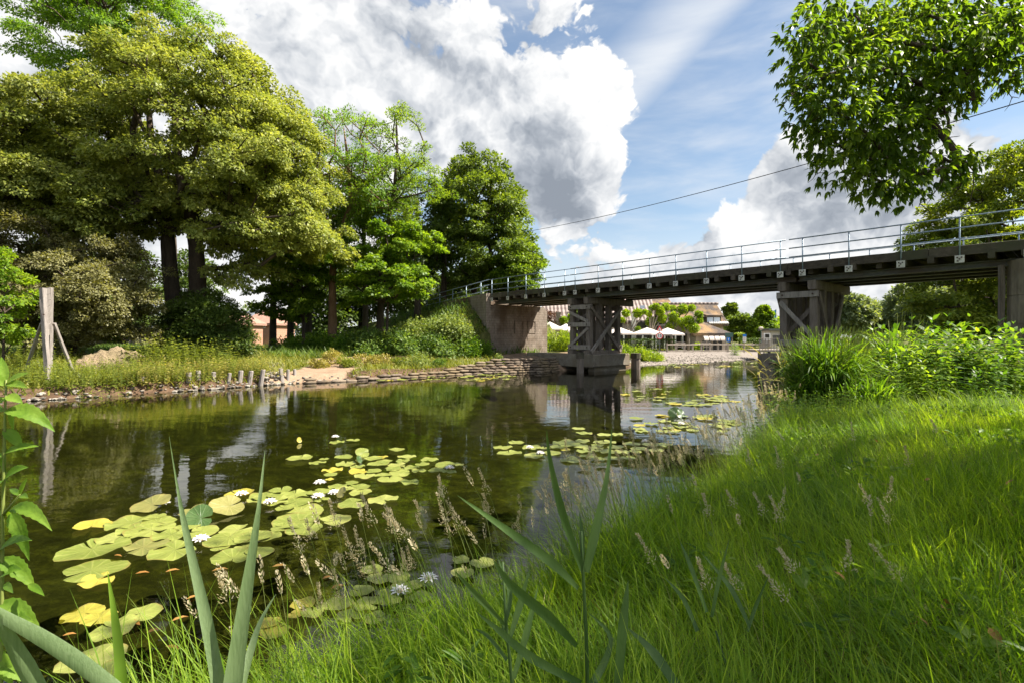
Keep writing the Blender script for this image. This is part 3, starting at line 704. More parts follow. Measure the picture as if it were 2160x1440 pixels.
# mooring posts
def mooring(px, Y, top, w, label, cap=True):
    b = GW(px, 712 + CAM_Z * F / Y); r = empty('mooring_post', b, label, 'mooring post', 'mooring posts at the bridge')
    m = MB(); m.tube([(b[0], b[1], -1), (b[0], b[1], top * .5), (b[0] + .01, b[1], top - .06)], [w, w, w * .95], 10, jit=.05); m.build('post', M['timber'], r)
    m = MB(); m.tube([(b[0], b[1], top - .30), (b[0], b[1], top)], [w * 1.12, w * 1.1], 10, jit=.04); m.build('cap', M['deckwood'], r)
mooring(1224, 26.2, 1.05, .19, 'pale weathered mooring post with dark cap in front of the concrete bridge footing')
mooring(1341, 29.6, .92, .27, 'thick dark mooring post standing alone in the water right of the first trestle')
# ------------------------------------------------------------------ trees
def crown_points(ells, n, gap, seed, inner=.45, low=-1.0):
    """clump centres spread through a union of ellipsoids (cx,cy,cz,rx,ry,rz), thicker towards the outside"""
    r = np.random.default_rng(seed); out = []
    vol = np.array([e[3] * e[4] * e[5] for e in ells]) ** .75; vol /= vol.sum()
    tries = 0
    while len(out) < n and tries < n * 60:
        tries += 1
        e = ells[r.choice(len(ells), p=vol)]
        d = unit(r.normal(size=3)); rad = (inner + (1 - inner) * r.random() ** .5)
        if d[2] < low: continue
        p = np.array(e[:3]) + d * rad * np.array(e[3:6])
        if out and np.min(np.linalg.norm(np.array(out) - p, axis=1)) < gap: continue
        out.append(p)
    return np.array(out)

def bough_points(ells, nb, bgap, br, per, gap, seed, inner=.6, low=-1.0):
    """boughs on the outside of the crown, each a flattened heap of clumps, air between them"""
    r = np.random.default_rng(seed + 9); B = crown_points(ells, nb, bgap, seed, inner, low); out = []
    for b in B:
        q = br * r.uniform(.7, 1.25); k = int(per * (q / br) ** 2); mine = []
        tries = 0
        while len(mine) < k and tries < k * 12:
            tries += 1
            d = unit(r.normal(size=3)); d[2] = d[2] * .55 + .12
            p = b + d * q * r.random() ** .4
            p[2] -= .22 * np.hypot(p[0] - b[0], p[1] - b[1]) ** 1.5 / q ** .5
            if mine and np.min(np.linalg.norm(np.array(mine) - p, axis=1)) < gap: continue
            mine.append(p)
        out += mine
    return np.array(out)

def skeleton(trunks, clumps, seed, pull=.25, r_tip=.018, r_exp=2.3, arch=.12):
    """limbs grown from the trunk lines to each clump; returns polylines with radii"""
    r = np.random.default_rng(seed)
    nodes, parent, plen, fixed = [], [], [], []
    for pts, r0, r1 in trunks:
        pts = np.array(pts, float); prev = -1
        seg = []
        for a, b in zip(pts[:-1], pts[1:]):
            k = max(2, int(np.linalg.norm(b - a) / .7))
            for i in range(k): seg.append(a + (b - a) * i / k)
        seg.append(pts[-1])
        for i, p in enumerate(seg):
            nodes.append(p); parent.append(prev); plen.append(i * .4); fixed.append(r0 + (r1 - r0) * i / (len(seg) - 1)); prev = len(nodes) - 1
    nfix = len(nodes)
    base = nodes[0]
    order = np.argsort(np.linalg.norm(clumps - clumps.mean(axis=0), axis=1))
    first = [min(int(len(t[0]) and 0), 0) for t in trunks]
    ends = []
    minz = np.min([t[0][-1][2] for t in trunks]) if True else 0
    for ci in order:
        c = clumps[ci]; A = np.array(nodes)
        d = np.linalg.norm(A - c, axis=1); up = np.maximum(A[:, 2] - c[2] + .15 * d, 0)
        cost = d + pull * np.array(plen) + up * 1.1
        j = int(np.argmin(cost)); p0 = A[j]; L = d[j]; k = max(1, int(L / .9)); prev = j
        perp = r.normal(size=3) * .09 * L
        for i in range(1, k + 1):
            u = i / k; q = p0 + (c - p0) * u + perp * math.sin(math.pi * u) + np.array([0, 0, arch * L * math.sin(math.pi * u)])
            nodes.append(q); parent.append(prev); plen.append(plen[prev] + L / k); fixed.append(None); prev = len(nodes) - 1
        ends.append(prev)
    n = len(nodes); load = np.zeros(n)
    for e in ends: load[e] += 1
    for i in range(n - 1, -1, -1):
        if parent[i] >= 0: load[parent[i]] += load[i]
    rad = [fixed[i] if fixed[i] is not None else min(r_tip * load[i] ** (1 / r_exp), .9 * (fixed[parent[i]] or 9) if fixed[parent[i]] is not None else 9) for i in range(n)]
    kids = [[] for _ in range(n)]
    for i, p in enumerate(parent):
        if p >= 0: kids[p].append(i)
    lines = []
    starts = [i for i in range(n) if parent[i] < 0]
    stack = [(i, None) for i in starts]
    while stack:
        i, pr = stack.pop(); line = [i] if pr is None else [pr, i]
        while kids[line[-1]]:
            ks = sorted(kids[line[-1]], key=lambda q: -rad[q])
            for q in ks[1:]: stack.append((q, line[-1]))
            line.append(ks[0])
        pts = [nodes[q] for q in line]; rr = [rad[q] for q in line]
        if pr is not None: rr[0] = min(rr[0], rr[1] * 1.25)
        rr[-1] *= .6
        lines.append((pts, rr))
    return lines

def clump_leaves(C, CR, per, seed, flat=.5, size=(.12, .2), asp=.6, droop=.25, up=.8, out=.5, centre=None, shell=.55, keep=None):
    r = np.random.default_rng(seed); n = len(C)
    cnt = np.maximum(4, (per * (CR / CR.mean()) ** 2)).astype(int)
    ci = np.repeat(np.arange(n), cnt); N = len(ci)
    d = unit(r.normal(size=(N, 3))); rad = (shell + (1 - shell) * r.random(N)) ** 1.0 * r.random(N) ** .12
    off = d * rad[:, None] * CR[ci][:, None]; off[:, 2] *= flat
    cen = C.mean(axis=0) if centre is None else np.array(centre)
    o = C[ci] - cen; o[:, 2] *= .4; o = unit(o)
    # clumps droop towards their outer edge
    hor = np.sum(off[:, :2] * o[:, :2], axis=1)
    off[:, 2] -= np.clip(hor, -.3, 9) * droop + (np.linalg.norm(off[:, :2], axis=1) ** 2) / (CR[ci] + .01) * droop * .5
    P = C[ci] + off
    D = unit(d * .5 + o * .6 + r.normal(size=(N, 3)) * .55 + np.array([0, 0, -droop * 1.2]))
    Nn = unit(np.array([0, 0, up]) + o * out + d * .35 + r.normal(size=(N, 3)) * .38)
    L = r.uniform(size[0], size[1], N)
    if keep is not None:
        k = keep(P); P, D, Nn, L = P[k], D[k], Nn[k], L[k]
    return P, D, Nn, L, L * asp * r.uniform(.8, 1.2, len(L))

def whorls(C, CR, per, seed, size, asp, k=7, droop=.8):
    """fans of leaflets at twig ends, hanging"""
    r = np.random.default_rng(seed); n = len(C); cnt = np.maximum(3, (per * (CR / CR.mean()) ** 2)).astype(int); ci = np.repeat(np.arange(n), cnt); N = len(ci)
    d = unit(r.normal(size=(N, 3))); T = C[ci] + d * CR[ci][:, None] * (r.random(N) ** .45)[:, None] * np.array([1, 1, .8])
    ax = unit(d * np.array([1, 1, .35]) + np.array([0, 0, -.25]) + r.normal(size=(N, 3)) * .4); s = unit(np.cross(ax, r.normal(size=(N, 3)))); b = np.cross(ax, s)
    a = (np.arange(k) / k * 2 * math.pi)[None] + r.uniform(0, 6.28, (N, 1)); out = s[:, None] * np.cos(a)[..., None] + b[:, None] * np.sin(a)[..., None]
    D = unit(ax[:, None] * .75 + out * .9 + np.array([0, 0, -droop]) + r.normal(size=(N, k, 3)) * .32); P = np.repeat(T[:, None], k, 1); Nn = unit(np.array([0, 0, 1.0]) + out * .5 + r.normal(size=(N, k, 3)) * .25)
    L = r.uniform(size[0], size[1], (N, 1)) * r.uniform(.55, 1.1, (N, k)); L = L.ravel()
    return P.reshape(-1, 3), D.reshape(-1, 3), Nn.reshape(-1, 3), L, L * asp

def twigs(mb, C, CR, per, r, rad=.012):
    for c, q in zip(C, CR):
        for _ in range(per):
            d = unit(r.normal(size=3)); e = c + d * q * np.array([.85, .85, .5]); mid = (c + e) / 2 + r.normal(size=3) * q * .1
            mb.tube([c, mid, e], [rad, rad * .7, rad * .35], 4, cap=False)

def tree(name, label, trunks, ells, n, gap, cr, per, leaf, bark, seed, group=None, size=(.12, .2), asp=.6, flat=.5, droop=.25, shape='diamond', twig=1,
         inner=.45, low=-1.0, pull=.25, r_tip=.02, extra=None, cat='tree', keepc=None, up=.8, out=.5, keep=None, r_exp=2.3, arch=.12, extra_r=None, twig_r=.012, bough=None, whorl=None):
    r = np.random.default_rng(seed + 1)
    C = bough_points(ells, n, bough[0], bough[1], bough[2], gap, seed, inner, low) if bough else crown_points(ells, n, gap, seed, inner, low) if n else np.zeros((0, 3))
    if keepc is not None: C = C[keepc(C)]
    CR = r.uniform(cr[0], cr[1], len(C))
    if extra is not None:
        C = np.concatenate([C, extra]); CR = np.concatenate([CR, extra_r if extra_r is not None else r.uniform(cr[0], cr[1], len(extra))])
    root = empty(name, trunks[0][0][0], label, cat, group)
    mb = MB()
    for pts, rr in skeleton(trunks, C, seed, pull, r_tip, r_exp, arch):
        mx = max(rr); mb.tube(pts, rr, 10 if mx > .12 else 6 if mx > .04 else 4, cap=mx > .1, jit=.05 if mx > .1 else 0)
    if twig: twigs(mb, C, CR, twig, r, twig_r)
    mb.build('trunk', bark, root, True)
    P, D, N, L, W = whorls(C, CR, np.where(np.arange(len(C)) >= len(C) - len(extra), per * 2.0, per), seed + 2, size, asp) if whorl else clump_leaves(C, CR, per, seed + 2, flat, size, asp, droop, up, out, keep=keep)
    link('crown', leaf_mesh('crown', P, D, N, L, W, leaf, shape), root)
    return root
def ell(px, py, Y, rx, rz, ry):
    c = PX(px, py, Y); k = Y / F; return (c[0], c[1], c[2], rx * k, ry, rz * k)
def gp(px, Y):
    x = (px - 1080) / F * Y; return np.array([x, Y, lz(x, Y)])
def trunk(px0, Y, pts, r0, r1):
    """trunk line through measured points (px, py[, dy])"""
    b = gp(px0, Y); b[2] -= .15; o = [b]
    for q in pts: o.append(PX(q[0], q[1], Y + (q[2] if len(q) > 2 else 0)))
    return (o, r0, r1)

tree('lime_tree', 'huge twin trunked lime tree with yellow green blossom crown behind the sand heap',
     [trunk(372, 27, [(366, 640), (358, 560), (352, 480), (335, 380), (318, 290), (310, 180)], .50, .10), trunk(418, 27.3, [(418, 620), (414, 520), (400, 440), (375, 350), (370, 250), (380, 140)], .56, .10),
      ([PX(404, 470, 27.3), PX(450, 400, 26.8), PX(520, 330, 26), PX(590, 290, 26)], .22, .07), ([PX(345, 440, 27), PX(280, 350, 26), PX(200, 290, 25.4), PX(130, 270, 25.4)], .22, .07)],
     [ell(390, 300, 27, 240, 190, 5.8), ell(555, 390, 26.5, 120, 170, 4.2), ell(450, 210, 27, 120, 115, 4.6), ell(230, 400, 25.5, 160, 100, 4.0), ell(630, 480, 26.3, 55, 95, 2.8), ell(500, 555, 26.4, 45, 50, 1.4), ell(290, 500, 26.6, 60, 40, 1.6)],
     124, .5, (.45, .85), 215, [M['lime']], M['bark'], 11, r_tip=.03, size=(.11, .20), asp=.62, flat=.5, droop=.38, inner=.72, low=-.85, bough=(1.2, 1.5, 9))
tree('lime_tree', 'wide lime tree at the left edge of the wood with sunlit yellow green top',
     [trunk(-60, 25.5, [(-58, 500), (-40, 380), (0, 260)], .5, .1)],
     [ell(60, 345, 25, 200, 150, 5.2), ell(-110, 330, 24, 190, 170, 5), ell(120, 430, 24, 140, 75, 4)], 82, .5, (.45, .85), 205, [M['lime2']], M['bark'], 21, r_tip=.03, size=(.11, .20), asp=.62, flat=.5, droop=.38, inner=.7, low=-.85, bough=(1.25, 1.5, 9))
tree('robinia_tree', 'tall feathery bright green tree rising behind the big lime tree',
     [trunk(366, 37, [(362, 500), (250, 300), (240, 150), (220, 0)], .4, .12)],
     [ell(200, 90, 36, 130, 90, 5), ell(320, 40, 37, 90, 70, 4.5), ell(160, -40, 36, 130, 90, 5)], 62, .6, (.55, 1.0), 150, [M['robinia']], M['bark'], 31, bough=(1.6, 1.6, 6), size=(.16, .28), asp=.42, flat=.35, droop=.35, inner=.3)
tree('dusky_tree', 'bushy tree with dusky brown green leaves behind the wooden waterside board',
     [trunk(150, 22.5, [(146, 700), (140, 620), (130, 540)], .10, .05), trunk(60, 23, [(56, 690), (50, 600), (40, 520)], .18, .06)],
     [ell(190, 630, 22, 100, 85, 2.2), ell(60, 585, 22.4, 120, 120, 2.6), ell(225, 570, 22.6, 80, 65, 2), ell(-60, 600, 22, 90, 120, 2.6), ell(110, 680, 21.8, 120, 50, 1.6), ell(250, 660, 22, 60, 55, 1.6)], 110, .32, (.36, .6), 210, [M['brownleaf']], M['bark'], 41, size=(.08, .14), asp=.6, flat=.6, droop=.3, inner=.5, bough=(.85, .85, 6))
tree('young_tree', 'low bright green sapling at the far left edge of the bank',
     [trunk(6, 17.6, [(8, 700), (10, 620)], .05, .02)],
     [ell(5, 640, 17.5, 45, 105, 1.0), ell(-30, 580, 17.5, 60, 60, 1.0)], 46, .28, (.25, .45), 130, [M['maple']], M['bark'], 51, size=(.09, .16), asp=.6, flat=.5, droop=.3)
# ivy-dark growth around the lime's feet
tree('elder_bush', 'dense dark green bush around the foot of the twin trunked lime',
     [trunk(430, 26, [(432, 700), (436, 660)], .10, .05)],
     [ell(430, 690, 25.6, 80, 75, 2.2), ell(480, 722, 25.4, 60, 40, 1.6), ell(390, 725, 25.2, 60, 40, 1.5)], 140, .38, (.38, .62), 260, [M['oakdark']], M['bark'], 61, size=(.09, .15), asp=.7, flat=.6, droop=.4, cat='bush')
tree('acacia_tree', 'slender tree with reddish trunk leaning right and light feathery crown',
     [trunk(702, 32, [(701, 600), (703, 550), (722, 480), (740, 430), (735, 350), (725, 270)], .30, .05), ([PX(712, 520, 32), PX(680, 440, 32), PX(668, 370, 32)], .10, .04), ([PX(740, 430, 32), PX(790, 360, 31.6), PX(800, 320, 31.6)], .09, .04)],
     [ell(725, 330, 32, 105, 100, 3.6), ell(700, 420, 32, 90, 90, 3), ell(770, 400, 31.6, 85, 80, 3)], 46, .45, (.35, .65), 85, [M['robinia']], M['bark_red'], 71, bough=(1.1, 1.1, 5), size=(.11, .19), asp=.45, flat=.6, droop=.2, inner=.35, twig=2)
tree('acacia_tree', 'tallest slender bright green tree with a pointed top beside the dark round tree',
     [trunk(800, 33, [(806, 560), (820, 460), (832, 400), (838, 320), (836, 250)], .26, .05), ([PX(832, 390, 33), PX(880, 350, 33), PX(910, 335, 33)], .08, .03), ([PX(834, 400, 33), PX(780, 360, 33)], .08, .03)],
     [ell(835, 290, 33, 65, 80, 2.6), ell(850, 390, 33, 100, 75, 3.4), ell(800, 450, 33, 90, 70, 3)], 44, .45, (.35, .65), 100, [M['ash']], M['bark'], 81, bough=(1.1, 1.15, 5), size=(.11, .19), asp=.45, flat=.6, droop=.2, inner=.35, twig=2)
tree('alder_tree', 'round dark green tree at the left end of the bridge railing',
     [trunk(935, 40, [(936, 600), (938, 520), (950, 420)], .28, .08), trunk(1035, 41, [(1036, 600), (1034, 520), (1020, 430)], .28, .08), trunk(1000, 42, [(1000, 600), (1004, 500), (1000, 400)], .28, .08)],
     [ell(1005, 425, 40, 100, 90, 4), ell(1000, 520, 40, 125, 80, 4.2), ell(1085, 560, 39, 45, 55, 2), ell(960, 600, 41, 70, 50, 3)], 62, .55, (.5, .95), 170, [M['alder']], M['bark'], 91, bough=(1.6, 1.5, 6), size=(.17, .29), asp=.65, flat=.55, droop=.25, inner=.45, twig=2)
tree('maple_tree', 'bright yellow green young maple leaning out over the bramble slope',
     [trunk(815, 31, [(818, 640), (812, 590)], .12, .05)],
     [ell(820, 590, 30.6, 80, 60, 2.4), ell(850, 510, 31, 55, 40, 2), ell(780, 560, 31, 70, 50, 2.3)], 34, .35, (.35, .6), 130, [M['maple']], M['bark'], 101, bough=(.95, .95, 7), size=(.13, .22), asp=.75, flat=.3, droop=.3, inner=.3)
tree('maple_tree', 'shaded green young maple between the reddish trunk and the lime',
     [trunk(640, 32.5, [(640, 640), (636, 580)], .12, .05)],
     [ell(635, 580, 32, 75, 80, 2.4), ell(590, 640, 32.6, 50, 40, 2)], 26, .35, (.35, .6), 130, [M['ash']], M['bark'], 111, bough=(1.0, 1.0, 7), size=(.12, .2), asp=.7, flat=.35, droop=.3, inner=.3)
tree('maple_tree', 'golden green maple top right beneath the dark round tree by the railing',
     [trunk(1095, 38.5, [(1096, 620), (1094, 580)], .1, .04)],
     [ell(1090, 580, 38, 52, 58, 2), ell(1120, 560, 38.4, 25, 45, 1.4)], 60, .6, (.5, .85), 200, [M['ash']], M['bark'], 115, size=(.14, .24), asp=.7, flat=.4, droop=.3, inner=.3)
# dark trunks deep in the wood
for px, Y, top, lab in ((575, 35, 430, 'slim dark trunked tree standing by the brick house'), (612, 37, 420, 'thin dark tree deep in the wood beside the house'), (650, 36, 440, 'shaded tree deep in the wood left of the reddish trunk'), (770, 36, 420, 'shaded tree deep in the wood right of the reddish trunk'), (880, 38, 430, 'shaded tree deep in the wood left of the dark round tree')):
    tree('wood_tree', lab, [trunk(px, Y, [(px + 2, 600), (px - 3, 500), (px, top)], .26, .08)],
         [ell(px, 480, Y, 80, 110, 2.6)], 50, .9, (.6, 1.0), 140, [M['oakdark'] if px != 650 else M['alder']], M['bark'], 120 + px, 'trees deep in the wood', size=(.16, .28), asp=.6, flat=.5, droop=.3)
# behind the wood: a thinner belt closes the view
rb = np.random.default_rng(5)
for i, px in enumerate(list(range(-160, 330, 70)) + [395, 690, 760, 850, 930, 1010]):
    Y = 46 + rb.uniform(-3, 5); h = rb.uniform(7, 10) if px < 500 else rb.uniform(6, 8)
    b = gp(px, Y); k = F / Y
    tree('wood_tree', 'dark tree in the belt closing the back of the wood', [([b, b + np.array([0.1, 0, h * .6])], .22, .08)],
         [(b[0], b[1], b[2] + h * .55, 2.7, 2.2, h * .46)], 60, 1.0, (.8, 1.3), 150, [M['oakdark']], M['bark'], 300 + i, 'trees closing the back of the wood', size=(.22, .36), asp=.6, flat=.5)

# right: the tall tree beyond the bridge
tree('ash_tree', 'tall sunlit tree with golden green crown beyond the right end of the bridge',
     [trunk(2180, 29, [(2185, 560), (2190, 460), (2200, 380)], .45, .12), ([PX(2185, 600, 29), PX(2090, 640, 28), PX(2000, 650, 27.4)], .14, .05)],
     [ell(2160, 520, 28.6, 190, 165, 5.5), ell(2230, 430, 29, 180, 120, 5), ell(2040, 590, 27.6, 100, 90, 3.2), ell(2110, 640, 28, 110, 60, 3.4)], 88, .45, (.45, .75), 210, [M['ashgold']], M['bark'], 131, bough=(1.3, 1.25, 8), size=(.14, .24), asp=.55, flat=.42, droop=.34, inner=.5)
# far trees on the right horizon
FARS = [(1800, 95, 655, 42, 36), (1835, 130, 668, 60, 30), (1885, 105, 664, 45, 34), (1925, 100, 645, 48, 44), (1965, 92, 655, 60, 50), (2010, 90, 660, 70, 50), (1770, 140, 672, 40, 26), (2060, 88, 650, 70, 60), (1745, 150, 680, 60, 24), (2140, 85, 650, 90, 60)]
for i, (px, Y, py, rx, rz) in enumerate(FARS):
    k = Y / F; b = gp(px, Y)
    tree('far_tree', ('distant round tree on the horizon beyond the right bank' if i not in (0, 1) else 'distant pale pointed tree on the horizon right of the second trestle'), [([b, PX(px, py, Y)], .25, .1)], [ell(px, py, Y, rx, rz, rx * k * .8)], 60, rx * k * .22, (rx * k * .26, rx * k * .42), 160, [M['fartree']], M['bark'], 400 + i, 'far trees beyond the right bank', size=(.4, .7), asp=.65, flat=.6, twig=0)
# behind the terrace
for i, (px, Y, py, rx, rz, mt, lab) in enumerate(((1560, 74, 690, 30, 26, 'alder', 'dark rounded tree beside the thatched gable'), (1540, 82, 668, 16, 30, 'alder', 'narrow tree close behind the thatched gable end'), (1612, 70, 688, 27, 30, 'ash', 'light green pointed tree below the flags'), (1610, 70, 664, 13, 18, 'ash', 'slim light green tree top in front of the flags'), (1590, 88, 700, 50, 16, 'ash', 'low light green tree behind the street lamp'), (1650, 86, 696, 40, 20, 'ash', 'low light green tree behind the second trestle'), (1700, 120, 690, 50, 22, 'fartree', 'greyish far tree seen through the second trestle'))):
    k = Y / F; b = gp(px, Y)
    tree('garden_tree', lab, [([b, PX(px, py, Y)], .16, .06)], [ell(px, py, Y, rx, rz, rx * k)], 50, rx * k * .22, (rx * k * .26, rx * k * .42), 130, [M[mt]], M['bark'], 500 + i, 'garden trees behind the terrace', size=(.25, .42), asp=.65, flat=.55, twig=0)
# low far belt on the horizon behind the houses and on the left
P = []
rf = np.random.default_rng(77)
for (x0, x1, Y, h) in ((-190, -60, 120, 9), (-75, -20, 95, 5), (10, 70, 150, 6), (60, 200, 160, 9)):
    n = int((x1 - x0) * 1.1)
    xs = rf.uniform(x0, x1, n); ys = Y + rf.uniform(-12, 12, n); hh = h * rf.uniform(.5, 1.1, n)
    P += [(x, y, lz(x, y) + q * .5, q * .5) for x, y, q in zip(xs, ys, hh)]
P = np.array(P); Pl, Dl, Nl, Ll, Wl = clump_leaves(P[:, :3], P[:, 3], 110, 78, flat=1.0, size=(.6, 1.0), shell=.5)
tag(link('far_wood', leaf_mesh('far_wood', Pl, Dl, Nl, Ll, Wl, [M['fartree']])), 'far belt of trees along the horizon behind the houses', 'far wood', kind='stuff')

# ------------------------------------------------------------------ overhanging chestnut on the right
pts = [(1730, 40, 8.2), (1690, 80, 8.0), (1700, 130, 8.4), (1740, 160, 8.0), (1760, 90, 8.6), (1800, 30, 8.8), (1850, 80, 8.4), (1810, 140, 8.0), (1705, 200, 8.2), (1750, 230, 7.9), (1700, 262, 8.0), (1735, 285, 8.2), (1790, 250, 8.0), (1830, 200, 8.6), (1880, 150, 8.2), (1900, 60, 8.8), (1960, 100, 8.2), (1950, 30, 8.6),
       (2010, 50, 8.4), (2060, 90, 8.2), (2110, 40, 8.6), (2150, 110, 8.2), (2030, 130, 8.4), (1950, 180, 8.1), (1890, 240, 8.2), (1840, 290, 8.0), (1790, 320, 8.3), (1780, 365, 8.1), (1830, 370, 7.9), (1880, 350, 8.2), (1930, 310, 8.0), (1960, 250, 8.4), (2000, 200, 8.2), (1870, 390, 8.0), (1900, 395, 8.1), (1950, 365, 8.0),
       (1980, 330, 8.2), (2010, 345, 8.1), (2035, 350, 8.0), (1780, 60, 9.2), (1860, 110, 9.3), (1930, 140, 9.2), (2080, 60, 9.3), (1920, 210, 9.2), (2120, 150, 9.0), (1870, 30, 9.4), (1980, 20, 9.4), (2050, 20, 9.0), (2130, 10, 9.2), (2050, 210, 8.3), (1990, 150, 8.9), (2140, 60, 7.6), (2090, 100, 7.6), (1850, 330, 8.8), (1740, 120, 9.0), (1715, 30, 8.8), (1900, 285, 8.6), (1825, 250, 8.8)]
EX = np.array([PX(q[0], q[1], q[2] * .76) for q in pts])
EXR = np.full(len(EX), .62); 
for i, q in enumerate(pts):
    if q[1] > 300 or q[0] < 1720: EXR[i] = .48
    if q[0] > 1975 and q[1] > 180: EXR[i] = .34
EXR = .78 * EXR * np.random.default_rng(3).uniform(.72, 1.12, len(EXR))
def unseen(C):   # the rest of the crown lies beyond the right edge or above the picture
    u = C[:, 0] / np.maximum(C[:, 1], .1); v = (C[:, 2] - CAM_Z) / np.maximum(C[:, 1], .1)
    return (C[:, 1] < .6) | (u > 1.14) | (v > .80)
tree('chestnut_tree', 'chestnut tree whose leafy branches hang into the top right corner over the bank',
     [([np.array([11.8, 6.6, .4]), np.array([11.6, 6.6, 2.5]), np.array([11.2, 6.5, 4.4]), np.array([10.8, 6.3, 7.0]), np.array([10.6, 6.0, 10.0])], .5, .2),
      ([np.array([11.1, 6.5, 4.6]), np.array([8.6, 6.4, 5.3]), np.array([6.6, 6.3, 5.5]), np.array([5.5, 6.2, 5.15])], .17, .045), ([np.array([11.0, 6.4, 5.4]), np.array([8.0, 6.5, 6.8]), np.array([6.0, 6.6, 7.1])], .17, .05)],
     [(10.2, 2.9, 8.3, 5.4, 2.6, 3.0), (12.6, 3.8, 8.8, 5, 2.2, 4), (11.6, 8.0, 9.2, 3.2, 1.2, 2.4), (8.6, 3.0, 7.8, 3.4, 3.2, 2.2), (6.9, .6, 7.8, 1.7, 1.5, 1.4), (7.0, 3.4, 7.2, 1.5, 1.8, 1.2)], 330, .55, (.42, .7), 62, [M['chestnut']], M['bark'], 141, size=(.075, .14), asp=.34, whorl=True, flat=.75, droop=.55, shape='lance', twig=3,
     inner=.2, extra=EX, extra_r=EXR, keepc=unseen, up=.7, out=.2, r_tip=.011, twig_r=.006)
ch = [o for o in bpy.data.objects if o.name.startswith('chestnut_tree')][0]
for tw in ([(1985, 215, 8.3), (2002, 250, 8.2), (2005, 290, 8.2), (2025, 325, 8.2), (2030, 370, 8.1), (2022, 395, 8.1), (1990, 405, 8.1)], [(1990, 330, 8.1), (1985, 380, 8.1), (1965, 410, 8.05), (1940, 430, 8.0)], [(2028, 340, 8.2), (2050, 365, 8.2), (2056, 400, 8.2), (2048, 425, 8.2)], [(2075, 150, 8.6), (2100, 170, 8.5), (2092, 200, 8.5)], [(1700, 180, 8.1), (1668, 196, 8.05), (1650, 222, 8)], [(1760, 330, 8.1), (1738, 352, 8.1), (1722, 366, 8.1)], [(2140, 150, 8.6), (2120, 185, 8.5), (2135, 205, 8.5)]):
    m = MB(); P_ = [PX(q[0], q[1], q[2] * .76) for q in tw]; n = len(P_); m.tube([p + np.array([random.uniform(-.03, .03), 0, random.uniform(-.03, .03)]) for p in P_], np.linspace(.02 if len(tw) > 5 else .010, .004, n), 5)
    for k in range(1, n):
        for _ in range(2): d = np.array([random.uniform(-.14, .14), random.uniform(-.1, .1), random.uniform(-.16, .02)]); m.tube([P_[k], P_[k] + d * .6 + np.array([.02, 0, 0]), P_[k] + d], [.005, .0035, .002], 4)
    m.build('twig', M['bark'], ch)
# ------------------------------------------------------------------ shrubs and small plants of the far bank
def shrub_mesh(name, rx, rz, n, mats, seed, size=(.08, .16), asp=.6, shape='diamond', lumps=14, upright=.0, shell=.35):
    """a lumpy heap of leaves standing on its own base (local coordinates)"""
    r = np.random.default_rng(seed)
    c = []
    for _ in range(lumps):
        d = unit(r.normal(size=3)); d[2] = abs(d[2]); c.append(d * np.array([rx, rx, rz]) * r.uniform(.35, .8))
    C = np.array(c); CR = r.uniform(.32, .55, lumps) * min(rx, rz) * 1.1
    P, D, N, L, W = clump_leaves(C, CR, n / lumps, seed + 1, .85, size, asp, .15, .7, .6, centre=(0, 0, -rz * .2), shell=shell)
    k = P[:, 2] > -.05; D = D + np.array([0, 0, upright])
    return leaf_mesh(name, P[k], D[k], N[k], L[k], W[k], mats, shape)
def put(mesh, name, loc, label, cat, group=None, s=(1, 1, 1), rz=None, part=None):
    o = bpy.data.objects.new(name, mesh); COL.objects.link(o); o.location = [float(v) for v in loc]
    o.scale = s; o.rotation_euler = (0, 0, rz if rz is not None else random.uniform(0, 6.28)); return tag(o, label, cat, group)
# bramble slope in front of the abutment
bm = [shrub_mesh('bramble_bush', 1.5, 1.15, 4200, [M['bramble']], 601, (.07, .14), .7), shrub_mesh('bramble_bush', 1.5, 1.15, 4200, [M['bramblepale']], 602, (.07, .14), .7), shrub_mesh('bramble_bush', 1.4, 1.0, 4200, [M['nettledeep']], 603, (.07, .13), .65)]
def on(px, Y): x = (px - 1080) / F * Y; return (x, Y, lz(x, Y))
brs = [(905, 31.5, 1, 1.15, 'pale bramble crowning the slope beside the concrete wing wall'), (850, 32, 1, 1.15, 'pale bramble bush on the slope left of the wing wall top'), (955, 31.8, 1, 1.0, 'pale bramble pressed against the wing wall'), (800, 31.6, 0, 1.1, 'green bramble in the middle of the embankment slope'), (740, 31.8, 0, 1.05, 'green bramble under the young maple on the slope'),
       (990, 31.5, 2, 1.0, 'dark green ivy bush at the foot of the wing wall'), (1015, 31.6, 2, .7, 'low dark green bush at the corner of the abutment'), (930, 29.9, 0, 1.0, 'green bramble low on the slope above the path beside the ivy bush'), (860, 29.8, 0, 1.05, 'green bramble low on the slope in the middle above the path'), (790, 29.9, 0, 1.0, 'green bramble low on the slope left of the middle'), (720, 30, 2, 1.0, 'dark bush low on the slope in the shade of the trees'), (670, 30.6, 2, .95, 'dark bush in the shade at the left foot of the embankment'), (610, 31, 2, .8, 'small dark bush in the shade below the brick house'),
       (890, 33.2, 1, 1.0, 'pale bramble on top of the slope below the end of the railing'), (830, 33.6, 0, 1.1, 'green bramble high on the slope behind the pale ones'), (760, 33.5, 2, 1.2, 'dark bush high on the slope beneath the maples'), (690, 33.8, 2, 1.2, 'dark bush beneath the reddish trunk'), (630, 34, 2, 1.1, 'dark bush in the wood left of the reddish trunk')]
for px, Y, k, s, lab in brs:
    q = on(px, Y); put(bm[k], 'bramble_bush', (q[0], q[1], q[2] - .12), lab, 'bush', 'bushes on the embankment', (s * 1.4, s * 1.4, s * 1.35))
